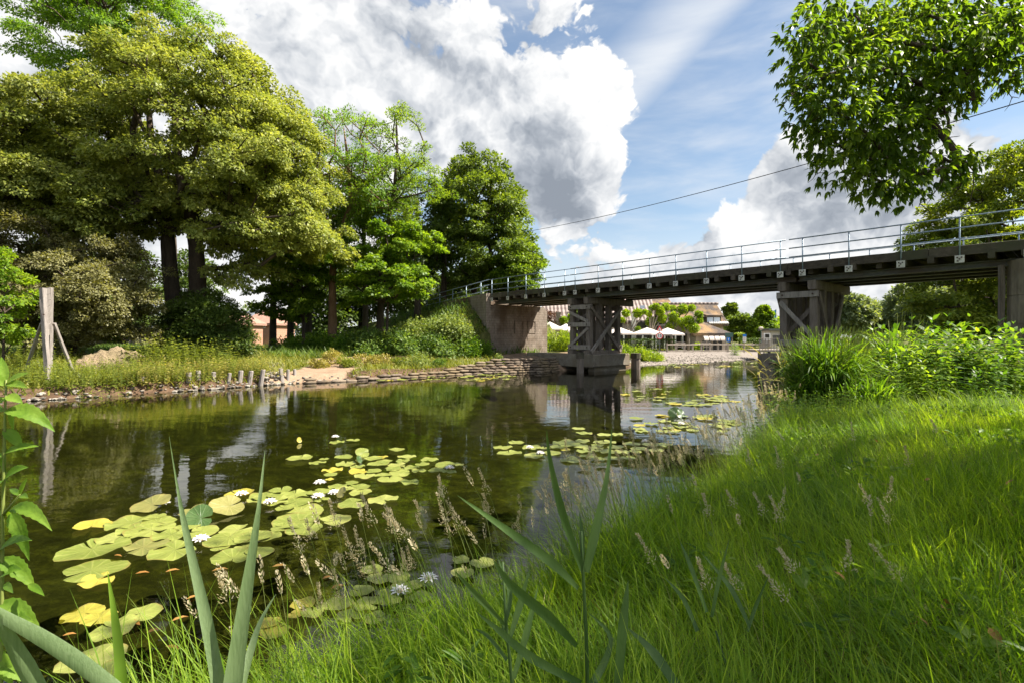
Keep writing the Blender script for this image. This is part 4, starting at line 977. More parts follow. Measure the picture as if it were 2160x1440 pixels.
bp = [(672, 23.4, 'straw', .6, .5, 'yellowish low bush nearest the three leaning stakes'), (735, 23.9, 'nettle', .75, .55, 'yellow green low bush in the front row on the river bank'), (790, 24.6, 'straw', .75, .6, 'broad yellowish bush in the front row before the path'), (845, 25.3, 'nettle', .6, .55, 'yellow green bush squeezed beside the grey green one'), (700, 24.6, 'straw', .85, .65, 'yellowish low bush on the bare earth beside the path'), (760, 24.9, 'straw', .8, .65, 'yellowish low bush beside the paler one on the river bank'), (815, 25.4, 'straw', .75, .65, 'small yellowish bush left of the grey green bush'), (890, 25.4, 'bramblepale', 1.0, .95, 'grey green rounded bush above the stacked stone wall'), (925, 25.8, 'bramble', .5, .6, 'small green bush right beside the grey green rounded bush'), (1045, 27.4, 'bramblepale', .55, .75, 'small pale shrub growing out of the stacked stone wall')]
for i, (px, Y, mt, rx, rz, lab) in enumerate(bp):
    x = (px - 1080) / F * Y; put(shrub_mesh('low_bush', rx, rz, 1500, [M[mt]], 620 + i, (.06, .12), .55, lumps=10, upright=.3), 'low_bush', (x, Y, lz(x, Y) - .05), lab, 'bush', 'low bushes on the river bank')
# bright shrubs seen under the bridge
bs = shrub_mesh('bank_shrub', 2.2, 1.5, 4200, [M['beachgreen']], 640, (.10, .19), .5, upright=.4)
for px, Y, s, sz, lab in ((1170, 38.5, 1.05, 1.3, 'bright yellow green shrub seen between the abutment and the first trestle'), (1205, 40, 1.0, 1.2, 'bright yellow green shrub seen through the first trestle'), (1335, 37.5, .95, .95, 'bright yellow green shrub at the water right of the first trestle'), (1370, 37.2, .75, .75, 'lower bright green shrub ending at the gravel beach'), (1300, 39, .9, .9, 'bright yellow green shrub just behind the right posts of the first trestle')):
    q = on(px, Y); put(bs, 'bank_shrub', (q[0], q[1], q[2] - .1), lab, 'bush', 'bright shrubs beyond the bridge', (s, s, sz))
# leafy herbs (nettles, docks) : stems with pairs of leaves
def herb_mesh(name, n, h, spread, mats, seed, leaf=(.05, .09), asp=.45, pairs=9, stem=M['stem'], lean=.18, top=.5):
    r = np.random.default_rng(seed); P, D, N, L = [], [], [], []; mb_pts, mb_w, mb_s = [], [], []
    for _ in range(n):
        a = r.uniform(0, 6.28); q = spread * r.random() ** .6; b = np.array([q * math.cos(a), q * math.sin(a), -.05]); hh = h * r.uniform(.55, 1.1) * (1 - .25 * q / spread)
        ln = unit(np.array([b[0], b[1], 0]) + r.normal(size=3) * .3) * lean * hh; ln[2] = 0
        ts = np.linspace(0, 1, 5); line = b + np.outer(ts, [0, 0, hh]) + np.outer(ts ** 2, ln)
        mb_pts.append(line); mb_w.append(.010 * (1.15 - ts)); mb_s.append((math.cos(a + 1.2), math.sin(a + 1.2), 0))
        az = r.uniform(0, 6.28)
        for k in range(pairs):
            t = .12 + .88 * (k + r.uniform(-.2, .2)) / (pairs - 1); t = min(max(t, .05), 1); c = b + np.array([0, 0, hh]) * t + ln * t * t
            sz = (1.0 - (1 - top) * t) * r.uniform(.75, 1.1); az += 1.57
            for s in (0, math.pi):
                d = np.array([math.cos(az + s), math.sin(az + s), .35 - .5 * (1 - t) + (.7 if t > .93 else 0)]); P.append(c); D.append(d); N.append((r.normal() * .2, r.normal() * .2, 1)); L.append(sz)
    P, D, N = np.array(P), np.array(D), np.array(N, float); L = np.array(L) * r.uniform(leaf[0], leaf[1], len(P)) / 1.0
    me = leaf_mesh(name, P, D, N, L, L * asp, mats, 'lance')
    st = strip_mesh(name + '_stem', np.array(mb_pts), np.array(mb_w), np.array(mb_s), [stem])
    return me, st
def herb(name, ms, loc, label, cat, group, s=1.0, sz=None):
    e = empty(name, loc, label, cat, group, random.uniform(0, 6.28)); e.scale = (s, s, sz or s)
    link('foliage', ms[0], e, True); link('stems', ms[1], e, True); return e
nm = [herb_mesh('nettle', 26, 1.0, .6, [M['nettle']], 650 + i, (.10, .17), .5, 10) for i in range(3)]
dm = [herb_mesh('nettle', 34, .75, .7, [M['straw' if i else 'nettle']], 660 + i, (.08, .15), .5, 7) for i in range(2)]
npos = [(222, 18.9, .55), (262, 19.0, .6), (290, 18.8, .65), (315, 20.2, 1.05), (345, 20.6, 1.2), (375, 20.4, 1.1), (405, 20.8, 1.15), (300, 19.4, .8), (435, 20.4, .8), (455, 21, 1.0), (475, 21.2, 1.1), (500, 21, .75), (330, 20, 1.1), (360, 20.8, 1.0), (390, 20.2, 1.1), (420, 20.6, .9), (60, 18.6, .8), (15, 18.8, .9), (120, 18.4, .7)]
for i, (px, Y, s) in enumerate(npos):
    s *= 1.25; lab = 'tall yellow green nettles standing above the bank before the dark bush' if 200 < px < 510 else 'green nettles growing around the feet of the wooden board' if px > 40 else 'green nettles at the far left of the bank'
    herb('nettle_clump', nm[i % 3], on(px, Y), lab, 'nettles', 'nettles on the far bank', s)
dpos = [(295, 17.6), (325, 17.9), (352, 18.2), (385, 18.5), (415, 18.8), (440, 19.2), (470, 19.5), (500, 19.9), (528, 20.2), (545, 20.6), (310, 18.6), (345, 19), (390, 19.4), (430, 19.9), (470, 20.4), (510, 20.9), (200, 17.4), (160, 17.1), (135, 16.9), (235, 17.8), (80, 16.9), (40, 16.5), (10, 16.3), (105, 17.4)]
dpos += [(px, 15.9 + (px - 230) * .0118 + random.uniform(0, .5)) for px in range(235, 560, 17)] + [(px, 15.0 + random.uniform(.2, 1.0)) for px in range(-60, 235, 30)]
for i, (px, Y) in enumerate(dpos):
    lab = 'yellowing bank plants above the row of stakes' if px > 260 else 'low green bank plants near the wooden board'
    herb('bank_plant', dm[1 if px > 260 and i % 2 else 0], on(px, Y), lab, 'plants', 'low plants on the far bank', 1.0)
q = on(552, 22.5); herb('reed_grass', herb_mesh('reed_grass', 10, 1.4, .3, [M['straw']], 671, (.3, .5), .06, 6, top=.8), q, 'pale tall reed grass at the right end of the nettles beside the path', 'grass clump', None, 1)
# grass on the far bank, one mass
rg = np.random.default_rng(31)
def scatter(n, x0, x1, y0, y1, test):
    x = rg.uniform(x0, x1, n); y = rg.uniform(y0, y1, n); z, p, g, e = land(x, y); k = test(x, y, z, p, g, e); return np.stack([x, y, z], axis=1)[k]
def dist_far(x, y): return seg_dist(x, y, FAR)
def grass_obj(name, P, h, w, mats, label, lean=(.05, .5), bend=(.2, 1.1), k=3, mi=None):
    n = len(P); H = rg.uniform(h[0], h[1], n); az = rg.uniform(0, 6.28, n)
    L = blades(P, H, rg.uniform(*lean, n), az, rg.uniform(*bend, n), k)
    t = np.linspace(0, 1, k)[None]; Wd = rg.uniform(w[0], w[1], n)[:, None] * np.clip(1.06 - t ** 1.6, .06, 1)
    a2 = az + 1.57 + rg.normal(0, .7, n); S = np.stack([np.cos(a2), np.sin(a2), np.zeros(n)], axis=1)
    return tag(link(name, strip_mesh(name, L, Wd, S, mats, mi)), label, 'grass', kind='stuff')
Pf = scatter(110000, -34, 3, 13, 34, lambda x, y, z, p, g, e: (z > .06) & (p < .35) & (~in_river(x, y)) & (dist_far(x, y) > .16) & ((vnoise(x, y, .9, 21) > -1.1)) & (dist_far(x, y) < 14))
grass_obj('bank_grass', Pf, (.12, .42), (.02, .045), [M['fargrass']], 'dry yellow green grass covering the far bank')
Ph = scatter(42000, -34, 3, 26, 44, lambda x, y, z, p, g, e: (z > .75) & (p < .4) & (~in_river(x, y)) & (dist_far(x, y) > 5))
grass_obj('slope_grass', Ph, (.25, .75), (.03, .06), [M['bramble']], 'long green grass covering the embankment', k=4)
Pr = scatter(30000, 8, 60, 32, 60, lambda x, y, z, p, g, e: (z > .2) & (g < .15) & (~in_river(x, y)))
grass_obj('far_lawn_grass', Pr, (.1, .3), (.05, .09), [M['fargrass']], 'short grass around the beach beyond the bridge')

# ------------------------------------------------------------------ stakes, stones, stacked wall
stk = [(300, 826, 22), (335, 822, 16), (358, 822, 17), (397, 822, 24), (417, 820, 25), (449, 818, 22), (480, 817, 20), (505, 815, 22), (525, 814, 21), (550, 813, 22), (596, 809, 21), (607, 808, 19), (622, 806, 18), (380, 824, 9), (342, 820, 10)]
for i, (px, py, h) in enumerate(stk[:13]):
    b = GW(px, py); Y = b[1]; hh = h / F * Y * 1.55; r = .085 if h > 20 else .065; m = MB(); ln = random.uniform(-.09, .09)
    m.tube([(b[0], b[1], -.6), (b[0], b[1], 0), (b[0] + ln, b[1] + .03, hh - .02), (b[0] + ln, b[1] + .03, hh)], [r, r, r * .95, r * .8], 9, jit=.07)
    lab = 'short grey wooden stake in the row along the far water edge' if px < 580 else ('leaning grey wooden stake of the last three before the stone edging')
    tag(m.build('wooden_stake', M['timber_pale']), lab, 'stake', 'stakes along the far water edge')
def stone(mb, c, s, r):
    V = []; n1 = unit(r.normal(size=(14, 3)))
    bm_ = [(0, 0, 1), (0, 0, -1)] + [(math.cos(a + .4 * k), math.sin(a + .4 * k), h) for k, h in ((0, .45), (1, -.4)) for a in np.arange(5) * 2 * math.pi / 5]
    sc_ = s * r.uniform(.6, 1.25, 3) * np.array([1.15, 1.0, .62]); rot = r.uniform(0, 6.28)
    for v in bm_:
        v = np.array(v) * sc_ * r.uniform(.82, 1.15); V.append((c[0] + v[0] * math.cos(rot) - v[1] * math.sin(rot), c[1] + v[0] * math.sin(rot) + v[1] * math.cos(rot), c[2] + v[2]))
    f = []
    for i in range(5):
        j = (i + 1) % 5; f += [(0, 2 + i, 2 + j), (1, 7 + j, 7 + i), (2 + i, 7 + i, 2 + j), (2 + j, 7 + i, 7 + j)]
    mb.add(V, f)
rs = np.random.default_rng(44); m = MB()
def along(line, u):
    line = np.array(line); L = np.r_[0, np.cumsum(np.linalg.norm(np.diff(line, axis=0), axis=1))]; u = u * L[-1]
    return np.array([np.interp(u, L, line[:, 0]), np.interp(u, L, line[:, 1])])
left_edge = FAR[13:23][::-1]
for _ in range(900):
    p = along(left_edge, rs.random() ** .8); off = rs.normal(0, .34); q = p + np.array([-.42, .55]) * off
    if off > .45: continue
    z = lz(q[0], q[1]); stone(m, (q[0], q[1], max(z, -.12) + .02), rs.uniform(.035, .10) * (1.25 if off < 0 else .9), rs)
for _ in range(160):
    q = GW(575 + rs.uniform(-18, 22), 790 + rs.uniform(-8, 14), .25); stone(m, (q[0], q[1], lz(q[0], q[1]) + .03), rs.uniform(.05, .12), rs)
tag(m.build('stone_rubble', M['stone']), 'grey broken stones piled along the far water edge', 'stones', kind='stuff')
m = MB(); rs2 = np.random.default_rng(45)
for _ in range(1100):
    u = rs2.random(); p = along([(8.6, 33.2), (10.1, 34.7), (14.8, 38.1), (20.9, 43.2)], u); off = abs(rs2.normal(0, 2.6)) - .3; q = p + np.array([-.6, .8]) * off
    stone(m, (q[0], q[1], lz(q[0], q[1]) + .01), rs2.uniform(.02, .065), rs2)
tag(m.build('beach_pebbles', M['stone']), 'pale pebbles strewn over the gravel beach', 'pebbles', kind='stuff')
# wall of stacked bags: low edging on the left rising to a wall by the footing
def bag(mb, c, d, L, h, dep, r):
    d = np.array([d[0], d[1], 0]); s_ = np.array([-d[1], d[0], 0]); up = np.array([0, 0, 1]); V = []; K = 5; S = 8
    for k in range(K):
        u = k / (K - 1); q = math.sin(math.pi * min(max(u, .09), .91)) ** .45; cc = np.array(c) + d * (u - .5) * L
        for i in range(S):
            a = 2 * math.pi * i / S; ca, sa = math.cos(a), math.sin(a)
            V.append(cc + s_ * (np.sign(ca) * abs(ca) ** .7) * dep / 2 * q + up * (np.sign(sa) * abs(sa) ** .7) * h / 2 * q + r.normal(size=3) * .006)
    F_ = [(k*S+i, k*S+(i+1) % S, (k+1)*S+(i+1) % S, (k+1)*S+i) for k in range(K-1) for i in range(S)] + [tuple(range(S-1, -1, -1)), tuple((K-1)*S+i for i in range(S))]
    mb.add(V, F_)
wall_line = [(-8.4, 20.05), (-6.4, 21.5), (-4.0, 23.85), (-1.9, 25.45), (-.1, 26.45), (1.75, 27.2), (2.6, 27.75)]
tot = sum(np.linalg.norm(np.array(b) - np.array(a)) for a, b in zip(wall_line[:-1], wall_line[1:])); m = MB(); rw = np.random.default_rng(46)
for row in range(6):
    s0 = rw.uniform(0, .3)
    while s0 < tot - .2:
        L = rw.uniform(.42, .62); u = (s0 + L / 2) / tot; p = along(wall_line, min(u, 1)); d = unit(along(wall_line, min(u + .01, 1)) - along(wall_line, max(u - .01, 0)))
        hmax = .10 + .62 * smooth01(np.array([(u - .35) / .5]))[0]; z = .03 + row * .125 + rw.normal(0, .012)
        if z < hmax + .05:
            nb = np.array([-d[1], d[0]]); q = p + nb * (row * .06 + rw.normal(0, .02)); bag(m, (q[0], q[1], z), d, L * 1.02, .14, .34, rw)
        s0 += L
tag(m.build('stacked_wall', M['sandbag'], smooth=True), 'low bank wall of stacked brown bags of stone beside the bridge footing', 'wall')

# sand heap
m = MB(); n = 34; c = PX(246, 745, 19.9); c[2] = lz(c[0], c[1]); V = []; Fc = []
for j in range(n):
    for i in range(n):
        u, v = (i / (n - 1) - .5) * 2, (j / (n - 1) - .5) * 2; x, y = c[0] + u * 1.45, c[1] + v * 1.2
        q = max(0, 1 - math.hypot(u, v)); h = .72 * (1 - math.exp(-2.6 * q)) * (1 + .22 * float(vnoise(np.array([u * 3]), np.array([v * 3]), 1.6, 3)[0])) + .075 * float(vnoise(np.array([u * 9]), np.array([v * 9]), 1.8, 5)[0]) * (q > 0) + random.uniform(-.025, .025) * (q > 0)
        V.append((x, y, lz(x, y) - .06 + max(h, 0)))
for j in range(n - 1):
    for i in range(n - 1): Fc.append((j*n+i, j*n+i+1, (j+1)*n+i+1, (j+1)*n+i))
m.add(V, Fc); tag(m.build('sand_heap', M['sand'], smooth=True), 'heap of pale yellow sand on the bank beside the lime tree', 'sand heap')

# wooden waterside board with its props
sb = empty('wooden_board', on(100, 16.4), 'tall weathered wooden board on leaning posts with side props at the left bank', 'board')
A = PX(103, 800, 16.3); A[2] = -.1; B = PX(90, 608, 16.3); A2 = PX(104, 760, 17.9); A2[2] = lz(A2[0], A2[1]) - .1; B2 = PX(106, 607, 17.6)
for p, q in ((A, B), (A2, B2)):
    m = MB(); m.beam(p, q, .13, .13, up=(1, 0, 0), seg=6, jit=.008); m.build('post', M['timber_pale'], sb)
dB = B2 - B; rows = 8
for k in range(rows):
    u0, u1 = k / rows, (k + 1) / rows - .006
    def at(f, u): return f + (np.array([.05, -.02, -1.55]) * u)
    m = MB(); zmid = (u0 + u1) / 2; p = at(B + np.array([.05, .05, -.03]), zmid); q = at(B2 + np.array([.02, -.05, -.03]), zmid)
    m.beam(p, q, .04, 1.55 / rows - .015, seg=2, jit=.004); m.build('plank', M['timber_pale'], sb)
for (px, py, Y, qx, qy, qY) in ((50, 757, 17.6, 88, 682, 16.9), (157, 748, 18.2, 114, 682, 17.4)):
    p = PX(px, py, Y); p[2] = lz(p[0], p[1]) - .1; q = PX(qx, qy, qY); m = MB(); m.beam(p, q, .08, .08, seg=4); m.build('prop', M['timber_pale'], sb)
m = MB(); q = PX(93, 664, 16.2); m.tube([q, q + np.array([0, 0, .0]) + np.array([.03, -.06, 0])], .02, 6); m.build('bolt', M['bolt'], sb)
# ------------------------------------------------------------------ the thatched restaurant and its terrace beyond the bridge
def WX(px, Y): return (px - 1080) / F * Y
def HZ(py, Y): return CAM_Z - (py - HOR) / F * Y
TY = 62.0
rest = empty('restaurant', (WX(1420, TY), TY, lz(WX(1420, TY), TY)), 'cream restaurant under brown thatched and ribbed tile roofs behind the gravel beach', 'restaurant')
GZ = .35
def hip(mb, x0, x1, y0, y1, ze, zr, rx0, rx1, over=.4):
    ym = (y0 + y1) / 2; x0 -= over; x1 += over; y0 -= over; y1 += over; th = .28
    vs = [(x0, y0, ze), (x1, y0, ze), (x1, y1, ze), (x0, y1, ze), (rx0, ym, zr), (rx1, ym, zr)]
    vs += [(x, y, z - th) for x, y, z in vs[:4]]
    mb.add(vs, [(0, 1, 5, 4), (1, 2, 5), (2, 3, 4, 5), (3, 0, 4), (0, 6, 7, 1), (1, 7, 8, 2), (2, 8, 9, 3), (3, 9, 6, 0), (6, 9, 8, 7)])
# right wing: gable roof with ridge along x
gxl, gxr = WX(1405, TY), WX(1531, TY); ze, zr = HZ(683, TY), HZ(641, TY + 3)
m = MB(); m.box(((gxl + gxr) / 2, TY + 3.2, (GZ + ze) / 2), (gxr - gxl - .3, 5.6, ze - GZ)); m.build('wall', M['plaster'], rest)
m = MB(); y0, y1, ym = TY - .2, TY + 6.6, TY + 3.2
m.add([(gxl, y0, ze), (gxr + .25, y0, ze), (gxr + .12, ym, zr), (gxl, ym, zr), (gxr + .25, y1, ze), (gxl, y1, ze), (gxl, y0, ze - .3), (gxr + .25, y0, ze - .3), (gxr + .12, ym, zr - .35), (gxr + .25, y1, ze - .3), (gxl, y1, ze - .3)],
      [(0, 1, 2, 3), (3, 2, 4, 5), (0, 6, 7, 1), (1, 7, 8, 2), (2, 8, 9, 4), (6, 10, 9, 8, 7)]); rf = m.build('roof', M['thatch'], rest)
m = MB()
k = gxl
while k < gxr:
    m.tube([(k, ym, zr + .02), (k + .36, ym, zr + .02)], [.15, .17], 8); k += .38
m.build('ridge_tile', M['pantile'], rf)
k0 = WX(1500, TY)
m = MB(); k = k0 - .2
while k < gxr + .2:
    m.tube([(k, y0 - .12, ze + .02), (k, y0 + .5, ze + .24)], [.11, .11], 6); k += .27
m.build('eave_tile', M['whitepaint'], rf)
# eyebrow dormer with two panes
dx0, dx1, dz0, dz1 = WX(1492, TY), WX(1519, TY), HZ(681.5, TY), HZ(669, TY)
dm_ = empty('dormer', ((dx0 + dx1) / 2, TY, dz0)); dm_.parent = rest; dm_.matrix_parent_inverse = world_of(rest).inverted()
m = MB(); m.box(((dx0 + dx1) / 2, TY + 1.2, (dz0 + dz1) / 2), (dx1 - dx0 + .3, 2.2, dz1 - dz0 + .1)); m.build('cheek', M['deckwood'], dm_)
for a, b in ((dx0, (dx0 + dx1) / 2 - .05), ((dx0 + dx1) / 2 + .05, dx1)):
    m = MB(); m.box(((a + b) / 2, TY + .085, (dz0 + dz1) / 2), (b - a, .03, dz1 - dz0 - .06)); m.build('window', M['glass'], dm_)
m = MB(); m.add([(dx0 - .5, TY - .1, dz1 + .02), (dx1 + .5, TY - .1, dz1 + .02), (dx1 + .1, TY - .1, dz1 + .22), (dx0 - .1, TY - .1, dz1 + .22), (dx0 - .3, TY + 2.6, dz1 + .75), (dx1 + .3, TY + 2.6, dz1 + .75)], [(0, 1, 2, 3), (3, 2, 5, 4), (0, 4, 5, 1)]); m.build('dormer_roof', M['thatch'], dm_)
# low front annex with hipped thatch
ax0, ax1, AY = WX(1466, 58), WX(1530, 58), 57.5
m = MB(); m.box(((ax0 + ax1) / 2, AY + 2, (GZ + HZ(704, 58)) / 2), (ax1 - ax0, 3.6, HZ(704, 58) - GZ)); m.build('wall', M['plaster'], rest)
m = MB(); hip(m, ax0, ax1, AY + .2, AY + 5.2, HZ(703, 58), HZ(679, 60), WX(1474, 60), WX(1484, 60), .45); m.build('roof', M['thatch'], rest)
for px in (1487, 1498.5, 1510, 1521):
    x = WX(px, AY); zt, zb = HZ(707, AY), HZ(718, AY); w = .5
    m = MB(); n = 5
    vs = []
    for k in range(n + 1):
        a = k / n * math.pi / 2; yy = AY + .18 - math.sin(a) * .75; zz = zb + math.cos(a) * (zt - zb)
        vs += [(x - w / 2, yy, zz), (x + w / 2, yy, zz)]
    vs += [(x - w / 2, AY + .18, zb), (x + w / 2, AY + .18, zb)]
    fs = [(2*k, 2*k+1, 2*k+3, 2*k+2) for k in range(n)] + [tuple([2*k for k in range(n + 1)] + [2*n+2]), tuple([2*k+1 for k in range(n + 1)][::-1] + [2*n+3][:0] + [2*n+3])]
    m.add(vs, fs); m.build('awning', M['canvas'], rest)
    m = MB(); m.box((x - .03, AY + .19, (GZ + zb) / 2), (.42, .06, zb - GZ)); m.build('doorway', M['darkglass'], rest)
# left hall: high ribbed roof, terrace front with dark glazing and white posts
hx0, hx1, HY = WX(1120, 66), WX(1425, 66), 66.0; hze = HZ(676, HY)
m = MB(); m.box(((hx0 + hx1) / 2, HY + 6, (GZ + hze) / 2), (hx1 - hx0, 10, hze - GZ)); m.build('wall', M['plaster'], rest)
m = MB(); hip(m, hx0, WX(1378, 66), HY + .8, HY + 10.5, hze, HZ(612, 71), hx0 + 4, WX(1376, 71), .3); rr = m.build('roof', M['pantile'], rest)
m = MB(); hip(m, WX(1362, 66), WX(1435, 68), HY + 1.4, HY + 10.5, hze + .1, HZ(627, 71), WX(1375, 71), WX(1413, 71), .2); m.build('roof', M['thatch'], rest)
sx = WX(1355, 68); m = MB(); m.box((sx, HY + 2.0, HZ(648, 68)), (.62, .30, .40)); m.build('skylight', M['glass'], rr)
vx0, vx1, VY = WX(1300, 60), WX(1478, 60), 60.0; vz = HZ(702, VY)
m = MB(); m.box(((vx0 + vx1) / 2, VY + 3, vz + .08), (vx1 - vx0, 6, .16)); m.build('terrace_roof', M['thatch'], rest)
m = MB(); m.box(((vx0 + vx1) / 2, VY + 1.2, (GZ + vz) / 2), (vx1 - vx0 - .1, .1, vz - GZ)); m.build('glazing', M['darkglass'], rest)
for px in (1316, 1337, 1356, 1377, 1384, 1402, 1425, 1440, 1452, 1470):
    m = MB(); m.box((WX(px, VY), VY + .05, (GZ + vz) / 2), (.14, .14, vz - GZ)); m.build('post', M['whitepaint'], rest)
for px in (1366, 1395, 1446, 1462):
    m = MB(); m.box((WX(px, VY), VY + 1.1, (GZ + vz) / 2 + .1), (.35, .06, .8)); m.build('window', M['glass'], rest)
for px, w in ((1352, 1.4), (1392, 1.1)):
    m = MB(); m.box((WX(px, 65.9), 65.97, HZ(686, 66)), (w, .06, .7)); m.build('window', M['darkglass'], rest)
# pale columns
for px, Y, top, lab in ((1337, 57, 665, 'tall pale square pillar between the pollarded trees'), (1178, 52, 661, 'grey square pillar between the abutment and the first trestle')):
    g = on(px, Y); zt = HZ(top, Y); m = MB(); m.box((g[0], g[1], (g[2] + zt) / 2), (.42, .42, zt - g[2])); m.box((g[0], g[1], zt + .05), (.5, .5, .12)); tag(m.build('pillar', M['whitepaint'] if px > 1300 else M['footing']), lab, 'pillar')
# parasols
for px, Y, w, zt_, lab in ((1305, 54, 3.4, 690, 'white parasol half hidden behind the right posts of the first trestle'), (1365, 54.5, 3.5, 691, 'white parasol in the middle left of the road sign'), (1408, 54, 3.3, 691.5, 'white parasol right behind the road sign'), (1160, 48, 2.6, 679, 'white parasol against the abutment edge'), (1194, 49, 2.6, 683, 'white parasol seen through the first trestle')):
    g = on(px, Y); e = empty('parasol', g, lab, 'parasol', 'white parasols on the terrace'); zt = HZ(zt_, Y); ze_ = zt - .65
    m = MB(); m.tube([(g[0], g[1], g[2]), (g[0], g[1], zt - .05)], .035, 8); m.build('pole', M['fence'], e)
    m = MB(); h = w / 2; V = [(g[0], g[1], zt)]
    for k in range(8):
        a = math.pi / 4 * k; r_ = h * (1.18 if k % 2 else 1.0); V.append((g[0] + r_ * math.cos(a), g[1] + r_ * math.sin(a), ze_))
    V += [(x, y, z - .16) for x, y, z in V[1:]]
    m.add(V, [(0, 1 + k, 1 + (k + 1) % 8) for k in range(8)] + [(1 + k, 9 + k, 9 + (k + 1) % 8, 1 + (k + 1) % 8) for k in range(8)]); m.build('canopy', M['canvas'], e)
# pollarded plane trees: bare limbs with round tufts
def pollard(px, Y, tufts, label):
    g = on(px, Y); e = empty('pollard_tree', g, label, 'tree', 'pollarded trees before the restaurant'); k = Y / F; m = MB()
    fork = PX(px, 702, Y); m.tube([(g[0], g[1], g[2] - .1), fork, PX(px, 692, Y)], [.17, .14, .12], 8, jit=.08); C, CR = [], []
    for tx, ty, r_ in tufts:
        c = PX(tx, ty, Y + random.uniform(-.7, .7)); C.append(c); CR.append(r_ * k)
        mid = (fork + c) / 2 + np.array([0, 0, -.12]); m.tube([fork + np.array([0, 0, -.2]), mid, c], [.09, .07, .06], 6, cap=False, jit=.1)
    m.build('trunk', M['greytrunk'], e, True)
    P, D, N, L, W = clump_leaves(np.array(C), np.array(CR), 620, 700 + px, .92, (.12, .22), .7, 0, .8, .5, shell=.6); link('crown', leaf_mesh('crown', P, D, N, L, W, [M['pollard']]), e)
pollard(1326, 55.5, [(1321, 661, 9), (1345, 661, 11), (1312, 676, 8), (1345, 694, 6), (1360, 659, 6)], 'pollarded tree with two round tufts left of the pale pillar')
pollard(1372, 56, [(1373, 678, 12), (1370, 662, 7), (1391, 656, 11), (1396, 672, 11), (1384, 647, 8), (1376, 650, 7)], 'pollarded tree with a big round tuft behind the road sign')
pollard(1416, 57, [(1405, 648, 10), (1420, 652, 9), (1422, 668, 12), (1418, 684, 11), (1412, 690, 9), (1440, 653, 13), (1458, 650, 9)], 'widest pollarded tree with high flat tufts before the thatch')
pollard(1452, 55, [(1438, 680, 11), (1454, 676, 11), (1463, 692, 12), (1473, 664, 9), (1475, 676, 8), (1446, 691, 9), (1460, 688, 10)], 'rightmost pollarded tree with low tufts before the annex')
pollard(1200, 52, [(1190, 676, 9), (1205, 670, 9), (1188, 686, 7)], 'small pollarded tree seen through the first trestle')
q = on(1163, 56); put(shrub_mesh('copper_shrub', 1.1, 1.8, 1500, [M['copper']], 711, (.10, .2), .6), 'copper_shrub', (q[0], q[1], HZ(682, 56)), 'dark red leaved tree top beside the abutment edge', 'shrub')
q = on(1235, 60); tree('cypress_tree', 'narrow dark conifer before the ribbed roof left of the first trestle', [([np.array(q), np.array(q) + np.array([0, 0, 3])], .12, .05)], [(q[0] - 1.2, q[1], 3.6, .7, .7, 2.4)], 30, .3, (.3, .5), 120, [M['oakdark']], M['bark'], 712, size=(.12, .22), flat=1.2, twig=0)
# hedges
def hedge(x0, x1, Y, h, dep, mt, label, seed):
    r = np.random.default_rng(seed); n = int(abs(x1 - x0) * 420); P = np.stack([r.uniform(x0, x1, n), Y + r.uniform(-dep / 2, dep / 2, n), r.uniform(0, h, n)], axis=1); f = r.random(n)
    P[:, 1] = np.where(f < .55, Y - dep / 2 + r.normal(0, .04, n), P[:, 1]); P[:, 2] = np.where(f > .55, h + r.normal(0, .04, n), P[:, 2]); P[:, 2] += land_z(P[:, 0], P[:, 1])
    D = unit(r.normal(size=(n, 3)) + np.array([0, -.3, .5])); N = unit(r.normal(size=(n, 3)) * .5 + np.array([0, -.7, .7])); L = r.uniform(.08, .15, n)
    tag(link('hedge', leaf_mesh('hedge', P, D, N, L, L * .7, [M[mt]])), label, 'hedge')
hedge(WX(1305, 53), WX(1424, 53), 53, 1.15, .8, 'hedge', 'clipped dark green hedge in front of the parasols', 721)
hedge(WX(1555, 62), WX(1602, 62), 62, 1.2, .9, 'hedge', 'clipped dark green hedge behind the information panels', 722)
hedge(WX(1552, 66), WX(1568, 66), 66, 1.9, 1.2, 'beachgreen', 'bright yellow green hedge beside the thatched annex', 723)
q = on(1472, 52); put(shrub_mesh('round_shrub', .7, .85, 1200, [M['pollard']], 724, (.09, .16), .6), 'round_shrub', q, 'round bright green shrub behind the post fence', 'shrub')
q = on(1550, 47); herb('reed_tuft', herb_mesh('reed_tuft', 46, 1.0, .35, [M['reed']], 725, (.3, .5), .08, 4, top=.9), q, 'tuft of upright green reeds on the gravel beach', 'reeds', None, .95)
# post fence along the beach
fe = empty('post_fence', on(1500, 50), 'low timber post and rail fence along the top of the gravel beach', 'fence'); pts_ = []
for px in list(range(1407, 1640, 18)):
    Y = 49.5 + (px - 1407) * .012; x, y, z = on(px, Y); m = MB(); m.beam((x, y, z - .1), (x, y, z + .86), .13, .13, seg=2); m.build('post', M['fence'], fe); pts_.append(np.array((x, y, z)))
for zz in (.72, .1):
    for a, b in zip(pts_[:-1], pts_[1:]):
        m = MB(); m.beam(a + np.array([0, -.08, zz]), b + np.array([0, -.08, zz]), .06, .12, seg=1); m.build('rail', M['fence'], fe)
